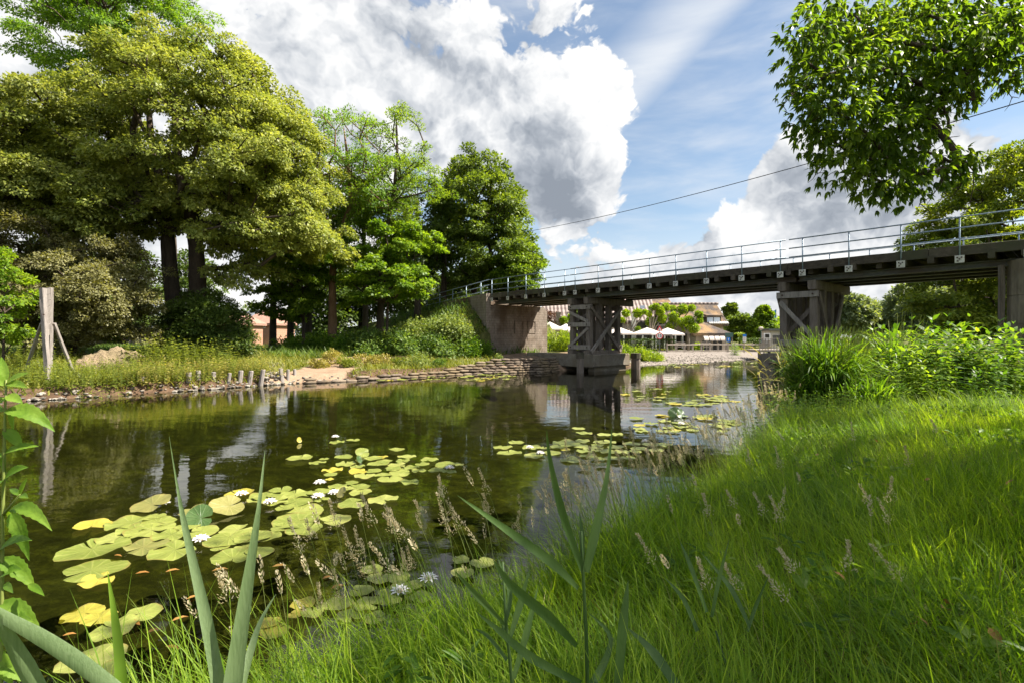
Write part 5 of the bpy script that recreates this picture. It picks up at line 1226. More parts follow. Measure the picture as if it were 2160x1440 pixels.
# road sign: triangle over the round 15
sg = on(1391, 46.5); e = empty('road_sign', sg, 'red rimmed triangular warning sign above a round red 15 sign on one pole', 'road sign'); SX, SY = sg[0], sg[1] - .06
m = MB(); m.tube([(SX, SY + .08, sg[2] - .2), (SX, SY + .08, HZ(690, 46.5))], .035, 8); m.build('pole', M['greymetal'], e)
def disc(r_, cx, cz, y, th=.02, n=28):
    m = MB(); m.add([(cx + r_ * math.cos(2 * math.pi * k / n), y, cz + r_ * math.sin(2 * math.pi * k / n)) for k in range(n)] + [(cx + r_ * math.cos(2 * math.pi * k / n), y + th, cz + r_ * math.sin(2 * math.pi * k / n)) for k in range(n)],
          [tuple(range(n)), tuple(range(2 * n - 1, n - 1, -1))] + [(k, n + k, n + (k + 1) % n, (k + 1) % n) for k in range(n)]); return m
def tri(r_, cx, cz, y, th=.02):
    p = [(cx + r_ * math.sin(a), cz + r_ * math.cos(a)) for a in (0, 2.0944, 4.18879)]
    m = MB(); m.add([(x, y, z) for x, z in p] + [(x, y + th, z) for x, z in p], [(0, 2, 1), (3, 4, 5), (0, 1, 4, 3), (1, 2, 5, 4), (2, 0, 3, 5)]); return m
zc = HZ(708.5, 46.5); zt = HZ(694.5, 46.5); k = 46.5 / F
disc(7.2 * k, SX, zc, SY).build('rim', M['red'], e); disc(5.4 * k, SX, zc, SY - .012, .01).build('face', M['whitepaint'], e)
tri(7.8 * k, SX, zt, SY).build('warning_rim', M['red'], e); tri(4.6 * k, SX, zt - .02, SY - .012, .01).build('warning_face', M['whitepaint'], e)
def text(body, loc, size, mt, parent, name='lettering', rz=0.0):
    cu = bpy.data.curves.new(name, 'FONT'); cu.body = body; cu.size = size; cu.align_x = 'CENTER'; cu.align_y = 'CENTER'; cu.extrude = .004; cu.offset = size * .02
    tmp = bpy.data.objects.new(name, cu); COL.objects.link(tmp); dg = bpy.context.evaluated_depsgraph_get(); me = bpy.data.meshes.new_from_object(tmp.evaluated_get(dg)); bpy.data.objects.remove(tmp)
    me.materials.clear(); me.materials.append(mt); M4 = Matrix.Translation(loc) @ Matrix.Rotation(rz, 4, 'Z') @ Matrix.Rotation(R(90), 4, 'X'); me.transform(M4); return link(name, me, parent)
text('15', (SX, SY - .022, zc), 9.0 * k, M['black'], e, 'numeral')
m = MB(); m.box((SX, SY - .02, zt - .02), (.03, .012, .14)); m.build('symbol', M['black'], e)
# blue panel, information board, dark board
def panel(px, Y, py0, py1, w, label, name, mt, extra=None, grp=None):
    x, y, z = on(px, Y); e = empty(name, (x, y, z), label, 'sign', grp); za, zb = HZ(py1, Y), HZ(py0, Y)
    for s in ((-1, 1) if w > .55 else (0,)):
        m = MB(); m.beam((x + s * w * .42, y + .06, z - .1), (x + s * w * .42, y + .06, zb - .05), .08, .08, seg=2, jit=.002); m.build('post', M['fence'], e)
    m = MB(); m.box((x, y, (za + zb) / 2), (w, .05, zb - za)); m.build('board', M[mt], e)
    return e, x, y, za, zb
e, x, y, za, zb = panel(1536.5, 50, 711.5, 721, .36, 'small blue information sign with a white mark beside the fence', 'information_sign', 'blue'); text('?', (x, y - .035, (za + zb) / 2), .34, M['whitepaint'], e, 'lettering')
e, x, y, za, zb = panel(1570.5, 50, 705, 721, .32, 'upright white information panel with a blue top at the fence', 'information_sign', 'whitepaint'); m = MB(); m.box((x, y - .012, zb - .12), (.325, .05, .24)); m.build('header', M['blue'], e); m = MB(); m.box((x, y - .01, (za + zb) / 2 - .1), (.22, .045, .3)); m.build('map', M['canvas'], e)
e, x, y, za, zb = panel(1538, 56, 702, 711, .85, 'dark green board on posts behind the blue information sign', 'notice_board', 'lamppost')
# street lamp
g = on(1605.5, 52); e = empty('street_lamp', g, 'dark green street lamp with a pale globe behind the fence', 'street lamp'); zt = HZ(696, 52)
m = MB(); m.tube([(g[0], g[1], g[2]), (g[0], g[1], g[2] + .4), (g[0], g[1], zt)], [.07, .045, .035], 8); m.build('pole', M['lamppost'], e)
m = MB(); m.tube([(g[0], g[1], zt), (g[0], g[1], zt + .12), (g[0], g[1], zt + .24), (g[0], g[1], zt + .30)], [.08, .19, .22, .10], 12); m.build('lamp_shade', M['canvas'], e)
# flags
for px, Y, top, mt, lab in ((1628, 74, 650, 'purple', 'purple flag on a tall mast behind the trees'), (1638, 74, 652, 'flagblue', 'blue flag on a tall mast beside the second trestle')):
    g = on(px, Y); e = empty('flag', g, lab, 'flag', 'flags behind the trees'); zt = HZ(top, Y); m = MB(); m.tube([g, (g[0], g[1], zt)], [.05, .03], 6); m.build('mast', M['whitepaint'], e)
    m = MB(); n = 6; V = []
    for k in range(n + 1):
        u = k / n; V += [(g[0] - .04 - u * .45, g[1] + .08 * math.sin(u * 7), zt - .05 - u * .35), (g[0] - .04 - u * .45, g[1] + .08 * math.sin(u * 7 + .5), zt - 1.25 - u * .25)]
    m.add(V, [(2*k, 2*k+1, 2*k+3, 2*k+2) for k in range(n)]); m.build('cloth', M[mt], e, True)
# jetty terrace with railing, menu board and kiosk beside the second trestle
JY = 41; jx0, jx1 = WX(1599, JY), WX(1660, JY); jz = HZ(737, JY)
e = empty('jetty', ((jx0 + jx1) / 2, JY, 0), 'small timber terrace over the water behind the second trestle', 'jetty')
m = MB(); m.box(((jx0 + jx1) / 2, JY + 1, jz - .08), (jx1 - jx0, 2.6, .16)); m.build('deck', M['fence'], e)
for px in (1604, 1625, 1650): m = MB(); m.tube([(WX(px, JY), JY + .2, -1), (WX(px, JY), JY + .2, jz - .16)], .11, 8); m.build('pile', M['timber'], e)
for px in (1600, 1606, 1612, 1618, 1624, 1630, 1636, 1642, 1650): m = MB(); m.beam((WX(px, JY), JY - .2, jz), (WX(px, JY), JY - .2, jz + .85), .05, .05, seg=1, jit=0); m.build('baluster', M['fence'], e)
m = MB(); m.beam((jx0, JY - .2, jz + .87), (jx1, JY - .2, jz + .87), .07, .05, seg=2, jit=0); m.build('hand_rail', M['fence'], e)
e, x, y, za, zb = panel(1618, 44, 703, 717, .56, 'white menu board with a dark picture on the jetty', 'menu_board', 'whitepaint'); m = MB(); m.box((x, y - .012, (za + zb) / 2 + .06), (.36, .05, .3)); m.build('picture', M['darkglass'], e)
kx = WX(1636, 52); g = (kx, 52, lz(kx, 52)); e = empty('kiosk', g, 'pale kiosk with a flat grey roof half behind the second trestle', 'kiosk')
m = MB(); m.box((kx, 52.6, g[2] + 1.05), (1.5, 1.8, 2.1)); m.build('wall', M['canvas'], e); m = MB(); m.box((kx, 52.5, g[2] + 2.2), (2.0, 2.3, .2)); m.build('roof', M['greymetal'], e); m = MB(); m.box((kx, 51.69, g[2] + 1.25), (.9, .05, .8)); m.build('window', M['darkglass'], e)
# bench seats on the beach
for px, lab in ((1436, 'pale slatted bench left behind the fence'), (1490, 'pale slatted bench beside the round shrub')):
    g = on(px, 51.5); e = empty('bench', g, lab, 'bench', 'benches behind the fence')
    for z in (.45, .65, .85):
        m = MB(); m.box((g[0], g[1] + (.0 if z > .5 else -.2), g[2] + z), (.9, .05 if z > .5 else .4, .12 if z > .5 else .05)); m.build('slat', M['fence'], e)
    for s in (-.4, .4): m = MB(); m.box((g[0] + s, g[1] - .05, g[2] + .4), (.06, .3, .8)); m.build('leg', M['fence'], e)
# houses and shed seen through the wood on the left
def house(px0, px1, Y, base, eave, ridge, wallm, roofm, label, hipped=True, name='house', wins=()):
    x0, x1 = WX(px0, Y), WX(px1, Y); zb = lz((x0 + x1) / 2, Y) - .1; ze_, zr_ = HZ(eave, Y), HZ(ridge, Y + 3); e = empty(name, ((x0 + x1) / 2, Y + 3, zb), label, 'house' if name == 'house' else 'shed')
    m = MB(); m.box(((x0 + x1) / 2, Y + 3, (zb + ze_) / 2), (x1 - x0, 6, ze_ - zb)); m.build('wall', M[wallm], e)
    m = MB(); d = (x1 - x0) * (.28 if hipped else 0) ; hip(m, x0, x1, Y, Y + 6, ze_, zr_, x0 + d - (0 if hipped else .3), x1 - d + (0 if hipped else .3), .35); m.build('roof', M[roofm], e)
    for p0, p1, q0, q1 in wins:
        m = MB(); m.box((WX((p0 + p1) / 2, Y), Y - .01, HZ((q0 + q1) / 2, Y)), (WX(p1, Y) - WX(p0, Y), .08, (q1 - q0) / F * Y)); f = m.build('window', M['whitepaint'], e)
        m = MB(); m.box((WX((p0 + p1) / 2, Y), Y - .04, HZ((q0 + q1) / 2, Y)), (WX(p1, Y) - WX(p0, Y) - .14, .06, (q1 - q0) / F * Y - .14)); m.build('pane', M['darkglass'], f)
house(515, 580, 66, 695, 682, 652, 'brick', 'redroof', 'brick bungalow with a brown tiled roof seen between the tree trunks', True, wins=((529, 535, 686, 694), (547, 551, 686, 692), (556, 560, 686, 692), (538, 543, 686, 692)))
house(488, 545, 74, 695, 676, 655, 'brick', 'greyroof', 'brick house with a dark slate roof behind the bungalow', True)
house(455, 500, 58, 698, 680, 660, 'brick', 'redroof', 'brick house corner left of the slate roofed house beside the lime trunk', True)
house(278, 352, 47, 716, 692, 683, 'shed', 'greyroof', 'long grey boarded shed with a low roof left of the lime trunks', False, 'shed')
house(138, 178, 44, 716, 697, 691, 'shed', 'greyroof', 'weathered board shed behind the wooden waterside board', False, 'shed')
# overhead cable
m = MB(); P0 = PX(1060, 497, 47); P1 = PX(2240, 190, 15.5); pts = [P0 + (P1 - P0) * u + np.array([0, 0, -.9 * 4 * u * (1 - u) * .55]) for u in np.linspace(0, 1, 26)]
m.tube(pts, .018, 6); tag(m.build('overhead_cable', M['cable'], smooth=True), 'single black overhead cable sagging across the sky above the bridge', 'cable')
# ------------------------------------------------------------------ water lilies
def pad_mesh(name, seed, mt, cup=.0, wave=.012):
    r = np.random.default_rng(seed); n = 30; notch = r.uniform(.05, .2); V = [(0, 0, .012)]; rings = (.35, .7, 1.0)
    ph = r.uniform(0, 6.28, 3)
    an = np.linspace(notch, 2 * math.pi - notch, n)
    for q in rings:
        for a in an:
            wob = 1 + .045 * math.sin(3 * a + ph[0]) + .03 * math.sin(2 * a + ph[2]) + (.018 * math.sin(17 * a + ph[1]) if q == 1 else 0)
            s = math.sin(a * .5) ** .18
            z = wave * math.sin(5 * a + ph[2]) * q * q + cup * q * q + (.02 if q == 1 else 0) * max(0, math.sin(2 * a + ph[1])) + .012 * (1 - q)
            V.append((.5 * q * wob * s * math.cos(a), .5 * q * wob * s * math.sin(a), z))
    F_ = [(0, 1 + i, 2 + i) for i in range(n - 1)]
    for k in range(2):
        F_ += [(1 + k*n + i, 1 + (k+1)*n + i, 2 + (k+1)*n + i, 2 + k*n + i) for i in range(n - 1)]
    me = bpy.data.meshes.new(name); me.from_pydata(V, [], F_); me.materials.append(M[mt]); me.polygons.foreach_set('use_smooth', [True] * len(F_)); me.update(); return me
PADS = {c: [pad_mesh('lily_pad', 800 + 10 * i + k, c, cup=(.0, .035, .015, .05, -.01, .02)[k], wave=(.012, .02, .03, .016, .024, .04)[k]) for k in range(6)] for i, c in enumerate(('pad', 'padyellow', 'padred', 'paddark'))}
pad_n = 0
def pad(px, py, wpx, c, label, group, tilt=0.0, taz=0.0, lift=0.0):
    global pad_n; pad_n += 1
    b = GW(px, py); w = wpx / F * b[1]
    o = bpy.data.objects.new('lily_pad', random.choice(PADS[c])); COL.objects.link(o)
    o.location = (b[0], b[1], .006 + (pad_n % 11) * .0022 + lift); s = w * random.uniform(.98, 1.08); o.scale = (s, s * random.uniform(.94, 1.06), s)
    if tilt: o.rotation_euler = (tilt, 0, taz)
    else: o.rotation_euler = (random.uniform(-.035, .035), random.uniform(-.035, .035), random.uniform(0, 6.28))
    return tag(o, label, 'lily pad', group)
z1 = lambda L: [(x / 2.6667, 900 + y / 2.6667, w / 2.6667) for x, y, w in L]
z2 = lambda L: [(540 + x / 3, 860 + y / 3, w / 3) for x, y, w in L]
z3 = lambda L: [(900 + x / 2.6667, 900 + y / 2.6667, w / 2.6667) for x, y, w in L]
for q in z1([(520, 695, 350), (512, 815, 360), (735, 545, 250), (885, 545, 210), (760, 590, 180), (855, 595, 240), (650, 640, 190), (965, 620, 190), (985, 710, 265), (1290, 640, 260), (1340, 585, 190), (1310, 745, 250), (1450, 710, 170), (1500, 625, 160), (1370, 680, 110), (1240, 440, 120), (1130, 600, 180), (880, 510, 100), (1420, 645, 190), (1230, 690, 120), (1060, 570, 140)]):
    pad(*q, 'pad', 'green lily pad in the nearest big raft on the left', 'green pads of the near left raft')
for q in z1([(1680, 485, 270), (1685, 540, 270), (1500, 395, 200), (1660, 385, 170), (1660, 430, 180), (1880, 540, 190), (1790, 372, 150), (1560, 425, 170), (1720, 590, 220), (1590, 575, 150), (1600, 470, 120), (1460, 410, 130), (1580, 360, 120), (1800, 410, 110)]):
    pad(*q, 'pad', 'green lily pad among the white flowers between the two rafts', 'green pads among the white flowers')
for (x, y, w), c, lab in (((555, 868, 175), 'padyellow', 'yellow lily pad peeking out under the largest pad on the left'), ((520, 565, 200), 'padyellow', 'narrow yellow green pad at the far left tip of the near raft'), ((805, 690, 250), 'padred', 'reddish lily pad in the middle of the near raft'), ((1340, 385, 150), 'padyellow', 'orange yellow pad holding a white flower'), ((1090, 492, 150), 'padred', 'reddish pad behind the upturned dark leaf')):
    pad(*z1([(x, y, w)])[0], c, lab, None)
a = z1([(1130, 555, 170)])[0]; pad(*a, 'paddark', 'upturned dark green lily leaf standing out of the near raft', None, .9, .3, .05)
a = z1([(860, 468, 215)])[0]; pad(*a, 'padred', 'tilted reddish lily leaf with a white flower behind it', None, .25, -.4, .03)
a = z1([(1290, 475, 190)])[0]; pad(*a, 'padred', 'curled reddish brown lily leaf left of the white flowers', None, .4, .9, .03)
for (x, y, w), c, lab in (((475, 1052, 225), 'padyellow', 'yellow green oval pad alone at the left of the lower group'), ((555, 1088, 180), 'padyellow', 'yellow pad with orange rim in the lower left group'), ((795, 1056, 190), 'pad', 'fresh green pad at the right of the lower left group'), ((635, 1142, 235), 'pad', 'round green pad at the front of the lower left group'), ((510, 1330, 320), 'pad', 'largest green pad nearest the bottom left corner'), ((610, 1400, 200), 'pad', 'green pad half hidden behind the reed blades at the bottom left')):
    pad(*z1([(x, y, w)])[0], c, lab, 'pads of the lower left group')
for q in z2([(280, 325, 170), (430, 330, 62), (510, 225, 100), (615, 215, 90), (390, 357, 110), (550, 318, 120), (570, 355, 140), (640, 375, 100), (770, 365, 145), (690, 432, 140), (845, 455, 155), (800, 438, 110), (920, 420, 150), (980, 480, 140), (960, 320, 130), (1095, 340, 120), (1200, 360, 140), (1270, 362, 85), (1145, 397, 110), (1220, 408, 100), (1030, 405, 100), (990, 385, 110), (900, 370, 130), (930, 345, 100), (735, 330, 130), (1050, 365, 100), (860, 400, 120), (820, 345, 110), (740, 400, 110), (940, 395, 90)]):
    pad(*q, 'pad', 'green lily pad in the middle raft at the centre of the river', 'green pads of the middle raft')
for q in z2([(640, 510, 160), (520, 505, 110), (600, 480, 90), (660, 550, 150), (620, 612, 190), (810, 595, 185), (560, 530, 110), (480, 432, 95)]):
    pad(*q, 'pad', 'green lily pad at the near edge of the middle raft by the flowers', 'pads at the near edge of the middle raft')
for (x, y, w), c, lab in (((480, 395, 125), 'padyellow', 'orange tinted pad at the left end of the middle raft'), ((795, 318, 90), 'padyellow', 'small orange pad in the back of the middle raft'), ((650, 405, 130), 'padyellow', 'yellowish pad in the middle raft beside the folded leaf'), ((885, 272, 110), 'pad', 'single raised green pad behind the middle raft'), ((470, 458, 60), 'padyellow', 'tiny yellow pad just below the middle raft')):
    pad(*z2([(x, y, w)])[0], c, lab, None)
a = z2([(680, 300, 95)])[0]; pad(*a, 'pad', 'upturned pale lily leaf at the back of the middle raft', None, .5, .5, .03)
a = z2([(655, 345, 55)])[0]; pad(*a, 'paddark', 'small dark folded lily leaf standing in the middle raft', None, 1.1, 1.2, .03)
a = z2([(275, 220, 40)])[0]; pad(*a, 'padyellow', 'upright yellow red leaf tip alone behind the middle raft', None, 1.2, 1.0, .03)
a = z2([(545, 565, 80)])[0]; pad(*a, 'padred', 'folded pinkish red leaf beside a white flower', None, .9, -.6, .03)
for q in z3([(430, 120, 120), (500, 98, 100), (465, 150, 140), (580, 115, 120), (610, 170, 120), (700, 150, 110), (780, 100, 170), (865, 113, 85), (820, 190, 135), (940, 130, 120), (1000, 95, 130), (1000, 150, 120), (990, 225, 85), (1050, 185, 110), (1130, 178, 85), (1100, 145, 100), (1150, 105, 110), (1200, 128, 110), (1250, 110, 100), (1335, 108, 110), (1290, 135, 90), (885, 145, 95), (860, 15, 85), (880, 40, 95), (1000, 50, 90), (1075, 45, 70), (920, 165, 110), (960, 188, 90), (745, 118, 100), (1060, 120, 100), (870, 85, 90), (660, 125, 80), (1170, 150, 80), (960, 110, 80)]):
    pad(*q, 'pad', 'pale green lily pad in the raft before the bridge reflection right of centre', 'green pads of the right raft')
for (x, y, w), lab in (((895, 240, 90), 'pinkish pad drifting in front of the right raft'), ((775, 127, 70), 'small orange pad in the right raft')):
    pad(*z3([(x, y, w)])[0], 'padred' if x > 800 else 'padyellow', lab, None)
for q in z2([(735, 1025, 145), (790, 1080, 165), (915, 1085, 150), (1430, 985, 160), (1290, 970, 120), (1310, 1060, 155), (520, 1250, 200), (720, 1260, 200), (850, 1250, 140), (930, 1170, 160), (660, 1165, 170), (830, 1170, 130), (1000, 1130, 120), (600, 1330, 170), (760, 1340, 170), (1040, 1210, 150)]):
    pad(*q, 'pad', 'pale green lily pad half hidden behind the tall grass at the near bank', 'pads behind the bank grass')
for q in z2([(300, 1255, 175), (250, 1325, 120), (90, 1380, 150), (130, 1425, 190)]):
    pad(*q, 'padyellow', 'bright yellow lily pad at the water edge bottom centre', 'yellow pads at the near bank')
pad(*z2([(360, 1310, 155)])[0], 'pad', 'green pad touching the bright yellow pads at the near bank', None)
rp = np.random.default_rng(90)
def field(n, x0, x1, y0, y1, w, label, group, c='pad', ell=True):
    k = 0
    while k < n:
        x, y = rp.uniform(x0, x1), rp.uniform(y0, y1)
        if ell and ((x - (x0 + x1) / 2) / (x1 - x0)) ** 2 + ((y - (y0 + y1) / 2) / (y1 - y0)) ** 2 > .25: continue
        b = GW(x, y)
        if not in_river(np.array([b[0]]), np.array([b[1]]))[0]: k += .2; continue
        pad(x, y, rp.uniform(*w), c if rp.random() > .15 else 'padyellow', label, group); k += 1
field(34, 1325, 1560, 872, 918, (22, 40), 'lily pad of the sparse raft on the bright sky reflection', 'pads on the bright sky reflection')
field(26, 1380, 1560, 832, 856, (18, 32), 'lily pad of the narrow raft in the roof reflection', 'pads in the roof reflection')
field(34, 790, 1085, 786, 803, (12, 26), 'small lily pad drifting along the stacked wall', 'pads along the stacked wall', ell=False)
field(44, 1310, 1600, 758, 775, (9, 20), 'small lily pad at the edge of the gravel beach', 'pads along the gravel beach', ell=False)
field(9, 1310, 1420, 820, 850, (14, 26), 'lily pad drifting behind the mooring post reflection', 'pads beside the mooring post reflection')
a = (1424, 878, 28); pad(*a, 'paddark', 'large dark green leaf standing upright on the sparse raft', None, 1.15, -.2, .06); a = (1438, 880, 26); pad(*a, 'paddark', 'light green leaf standing upright beside the dark one on the sparse raft', None, 1.0, .5, .05)
# flowers
def flower(px, py, lab, s=1.0):
    b = GW(px, py); e = empty('water_lily', (b[0], b[1], .02), lab, 'flower', 'white water lilies', random.uniform(0, 6)); r = random.Random(px); rad = .052 * s; P, D, N, L = [], [], [], []
    for ring, (cnt, el, ln) in enumerate(((9, .25, 1.15), (8, .7, 1.0), (6, 1.15, .8))):
        for k in range(cnt):
            a = 6.283 * (k + ring * .5) / cnt + r.uniform(-.1, .1); P.append((.006 * math.cos(a), .006 * math.sin(a), .01)); d = np.array([math.cos(a) * math.cos(el), math.sin(a) * math.cos(el), math.sin(el)]); D.append(d); N.append((-math.cos(a) * math.sin(el), -math.sin(a) * math.sin(el), math.cos(el))); L.append(rad * ln)
    L = np.array(L); me = leaf_mesh('petals', np.array(P), np.array(D), np.array(N), L, L * .36, [M['petal']], 'oval'); link('petals', me, e, True)
    m = MB(); m.tube([(0, 0, .005), (0, 0, .022), (0, 0, .034)], [.012, .018, .008], 8); m.build('stamens', M['stamen'], e, False, True)
for (x, y), lab in zip([(1360, 395), (1520, 440), (915, 450), (1130, 655), (1800, 330), (1790, 408), (1882, 388)], ['white water lily on the orange yellow pad', 'white lily opening wide left of the two white ones on the water', 'white lily beside the tilted reddish leaf', 'white lily bud in the middle of the near raft', 'white lily farthest up in the trio between the rafts', 'white lily lowest in the trio between the rafts', 'white lily beside the folded pinkish leaf']):
    flower(x / 2.6667, 900 + y / 2.6667, lab, 1.25)
for (x, y), lab in zip([(1225, 395), (503, 195), (1090, 1108), (910, 1190)], ['tiny white lily at the right end of the middle raft', 'single white lily far behind the middle raft', 'large white lily glimpsed through the grass at the near bank', 'second white lily hidden low in the bank grass']):
    flower(540 + x / 3, 860 + y / 3, lab, 1.2)
for (x, y), lab in zip([(580, 128), (640, 160), (1230, 92)], ['white lily at the left end of the right raft', 'white lily low in the left part of the right raft', 'white lily at the back of the right raft']):
    flower(900 + x / 2.6667, 900 + y / 2.6667, lab, 1.2)
flower(1437, 897, 'white lily on the sparse raft below the upright leaves', 1.4)
# dead leaves floating
dl = [leaf_mesh('floating_leaf', np.array([[0, 0, 0.]]), np.array([[1, 0, 0.]]), np.array([[0, 0, 1.]]), [1.0], [.34 + .1 * k], [M['deadleaf']], 'oval') for k in range(2)]
DLP = [(640, 725), (900, 800), (930, 820), (850, 828), (1190, 815), (1580, 750), (1530, 790), (1175, 915), (960, 1100), (1000, 1270), (350, 1180), (970, 1190), (1045, 975), (600, 1020), (820, 1165), (1085, 1175), (1660, 600), (1770, 610), (1810, 860), (1830, 910), (1860, 915), (1640, 1080), (720, 1100), (1010, 1180), (930, 1240), (985, 760), (760, 830), (1240, 810)]
for i, (x, y) in enumerate(DLP[::2]):
    b = GW(x / 2.6667, 900 + y / 2.6667); o = bpy.data.objects.new('floating_leaf', dl[i % 2]); COL.objects.link(o); o.location = (b[0], b[1], .008); s = random.uniform(.06, .12); o.scale = (s, s, s); o.rotation_euler = (0, 0, random.uniform(-.6, .9))
    tag(o, 'dead orange brown leaf floating between the lily rafts', 'dead leaf', 'dead leaves on the water')
# ------------------------------------------------------------------ the near bank
rn = np.random.default_rng(55)
def dist_near(x, y): return seg_dist(x, y, NEAR)
def near_pts(n, x0, x1, y0, y1, margin=-.05):
    x = rn.uniform(x0, x1, n); y = rn.uniform(y0, y1, n); k = (~in_river(x, y)) & (seg_dist(x, y, NEAR) < seg_dist(x, y, FAR)) & (np.abs(x) < 1.25 * y + 1.2)
    x, y = x[k], y[k]; return np.stack([x, y, land_z(x, y) - .01], axis=1)
def turf(name, P, h, w, label, k=4):
    n = len(P); x, y = P[:, 0], P[:, 1]; edge = dist_near(x, y)
    v = vnoise(x, y, 2.2, 61); H = rn.uniform(h[0], h[1], n) * (1 + .28 * v) * np.where(edge < .7, 1.25, 1.0) * (.55 + .45 * rn.random(n) ** .5)
    az = rn.uniform(0, 6.28, n); co_ = 2.6 + 1.6 * vnoise(x, y, .9, 63); mixk = rn.random(n) < .55; az = np.where(mixk, co_ + rn.normal(0, .6, n), az)
    L = blades(P, np.clip(H, .08, 9), rn.uniform(.02, .45, n), az, rn.uniform(.1, 1.25, n) * (1 + .3 * v), k)
    t = np.linspace(0, 1, k)[None]; Wd = rn.uniform(w[0], w[1], n)[:, None] * np.clip(1.05 - t ** 1.7, .05, 1)
    a2 = az + 1.57 + rn.normal(0, .6, n); S = np.stack([np.cos(a2), np.sin(a2), np.zeros(n)], axis=1)
    return tag(link(name, strip_mesh(name, L, Wd, S, [M['grass']])), label, 'grass', kind='stuff')
P = np.concatenate([near_pts(70000, -1.6, 6.5, .35, 4.6), near_pts(52000, -1, 12, 4.6, 9), near_pts(9000, -6, -1, -.5, 2)])
turf('tall_grass', P, (.24, .54), (.0035, .0082), 'tall bright green grass covering the near bank')
Pd = near_pts(9000, -1.6, 10, .8, 9); n = len(Pd); L = blades(Pd, rn.uniform(.12, .38, n), rn.uniform(.1, .9, n), rn.uniform(0, 6.28, n), rn.uniform(.2, 1.6, n), 4)
tag(link('dry_blades', strip_mesh('dry_blades', L, rn.uniform(.003, .006, n)[:, None] * np.array([[1, .9, .7, .15]]), unit(rn.normal(size=(n, 3)) * np.array([1, 1, 0])), [M['straw']])), 'dry straw coloured blades mixed into the bank grass', 'grass', kind='stuff')
Pw = near_pts(2600, -1.4, 10, 1.2, 9); Pw = Pw[vnoise(Pw[:, 0], Pw[:, 1], 1.4, 88) > .15]; n = len(Pw); Pw = np.repeat(Pw, 5, 0); N5 = len(Pw); az = rn.uniform(0, 6.28, N5); Pw[:, 2] += rn.uniform(.03, .22, N5); D5 = np.stack([np.cos(az), np.sin(az), rn.uniform(.1, .8, N5)], axis=1)
tag(link('lawn_weeds', leaf_mesh('lawn_weeds', Pw, D5, np.array([0, 0, 1.]) + rn.normal(0, .3, (N5, 3)), rn.uniform(.05, .13, N5), rn.uniform(.02, .05, N5), [M['nettledeep']], 'oval')), 'broad leaved weeds growing through the bank grass', 'weeds', kind='stuff')
P = near_pts(46000, 2, 24, 9, 22); turf('far_turf', P, (.2, .42), (.010, .018), 'bright green grass on the bank before the bridge', 3)
P = near_pts(9000, 14, 60, 16, 60); turf('bank_turf', P, (.2, .5), (.03, .06), 'grass on the right bank beyond the bridge', 3)

# tall seeding grasses
def seed_grass(name, spots, label, h=(.55, .95), kinds=2):
    n = len(spots); P = np.array(spots); H = rn.uniform(h[0], h[1], n); az = rn.normal(2.9, 1.0, n)
    L = blades(P, H, rn.uniform(.0, .16, n), az, rn.uniform(.05, .5, n), 7)
    Wd = np.repeat(np.array([[.0042, .004, .0036, .0032, .0028, .0024, .002]]), n, 0)
    S = np.stack([np.ones(n), np.zeros(n), np.zeros(n)], axis=1)
    tag(link(name, strip_mesh(name, L, Wd, S, [M['stem']])), label, 'grass', kind='stuff')
    B, D, N, LL, WW = [], [], [], [], []
    for i in range(n):
        tip, prev = L[i, -1], L[i, -2]; ax = unit(tip - prev); kind = rn.random()
        if kind < .5:    # dense spike
            hl = rn.uniform(.06, .13); m_ = 46
            for k in range(m_):
                u = rn.random(); d = unit(rn.normal(size=3)); d = unit(d - ax * d.dot(ax)); q = math.sin(math.pi * (.08 + .87 * u)) ** .6
                B.append(tip + ax * (u * hl - hl * .55) + d * .0065 * q); D.append(ax * 1.3 + d * .7); N.append(d); LL.append(.014 * (.6 + .5 * q)); WW.append(.0062)
        else:            # open plume
            hl = rn.uniform(.10, .18); m_ = 120
            for k in range(m_):
                u = rn.random(); d = unit(rn.normal(size=3)); d = unit(d - ax * d.dot(ax)); q = (1 - u) ** .8 * math.sin(math.pi * min(1, u * 1.5 + .25)) + .12
                B.append(tip + ax * (u * hl - hl * .6) + d * .032 * q * rn.random() ** .6); D.append(ax * .9 + d * .8); N.append(d + np.array([0, -.5, .2])); LL.append(rn.uniform(.009, .016)); WW.append(.0062)
    tag(link(name + '_head', leaf_mesh(name + '_head', np.array(B), np.array(D), np.array(N), np.array(LL), np.array(WW), [M['seed']])), 'pale ' + label.replace('stalks', 'seed heads'), 'grass', kind='stuff')
sp = []
def edge_spots(n, u0, u1, inn):
    line = NEAR[3:14]; out = []
    for _ in range(n):
        p = along(line, rn.uniform(u0, u1)); q = p + np.array([.75, -.55]) * rn.uniform(-.08, inn); out.append((q[0], q[1], lz(q[0], q[1]) - .02))
    return out
seed_grass('seeding_grass', edge_spots(130, .05, .32, .6) + edge_spots(170, .20, .52, .5) + edge_spots(50, .5, .95, .35), 'thin seeding grass stalks along the near water edge', (.55, .92))
sp = [GW(x, y, .5) for x, y in ((1610, 1180), (1580, 1200), (1660, 1190), (1700, 1220), (1895, 1200), (1905, 1190), (1870, 1190), (1640, 1140), (1780, 1400), (1795, 1390), (1760, 1440), (1550, 1400), (1620, 1380), (1720, 1100), (1500, 1120), (1530, 1180), (1450, 1150), (1430, 1250), (1700, 1000), (1820, 1020), (1590, 1050), (1670, 1060), (1950, 1110), (2030, 1060), (1850, 1300), (1990, 1380), (1480, 1330))]
seed_grass('lawn_seeding_grass', [(q[0], q[1], lz(q[0], q[1])) for q in sp], 'single seeding grass stalks in the shaded lawn', (.4, .62))

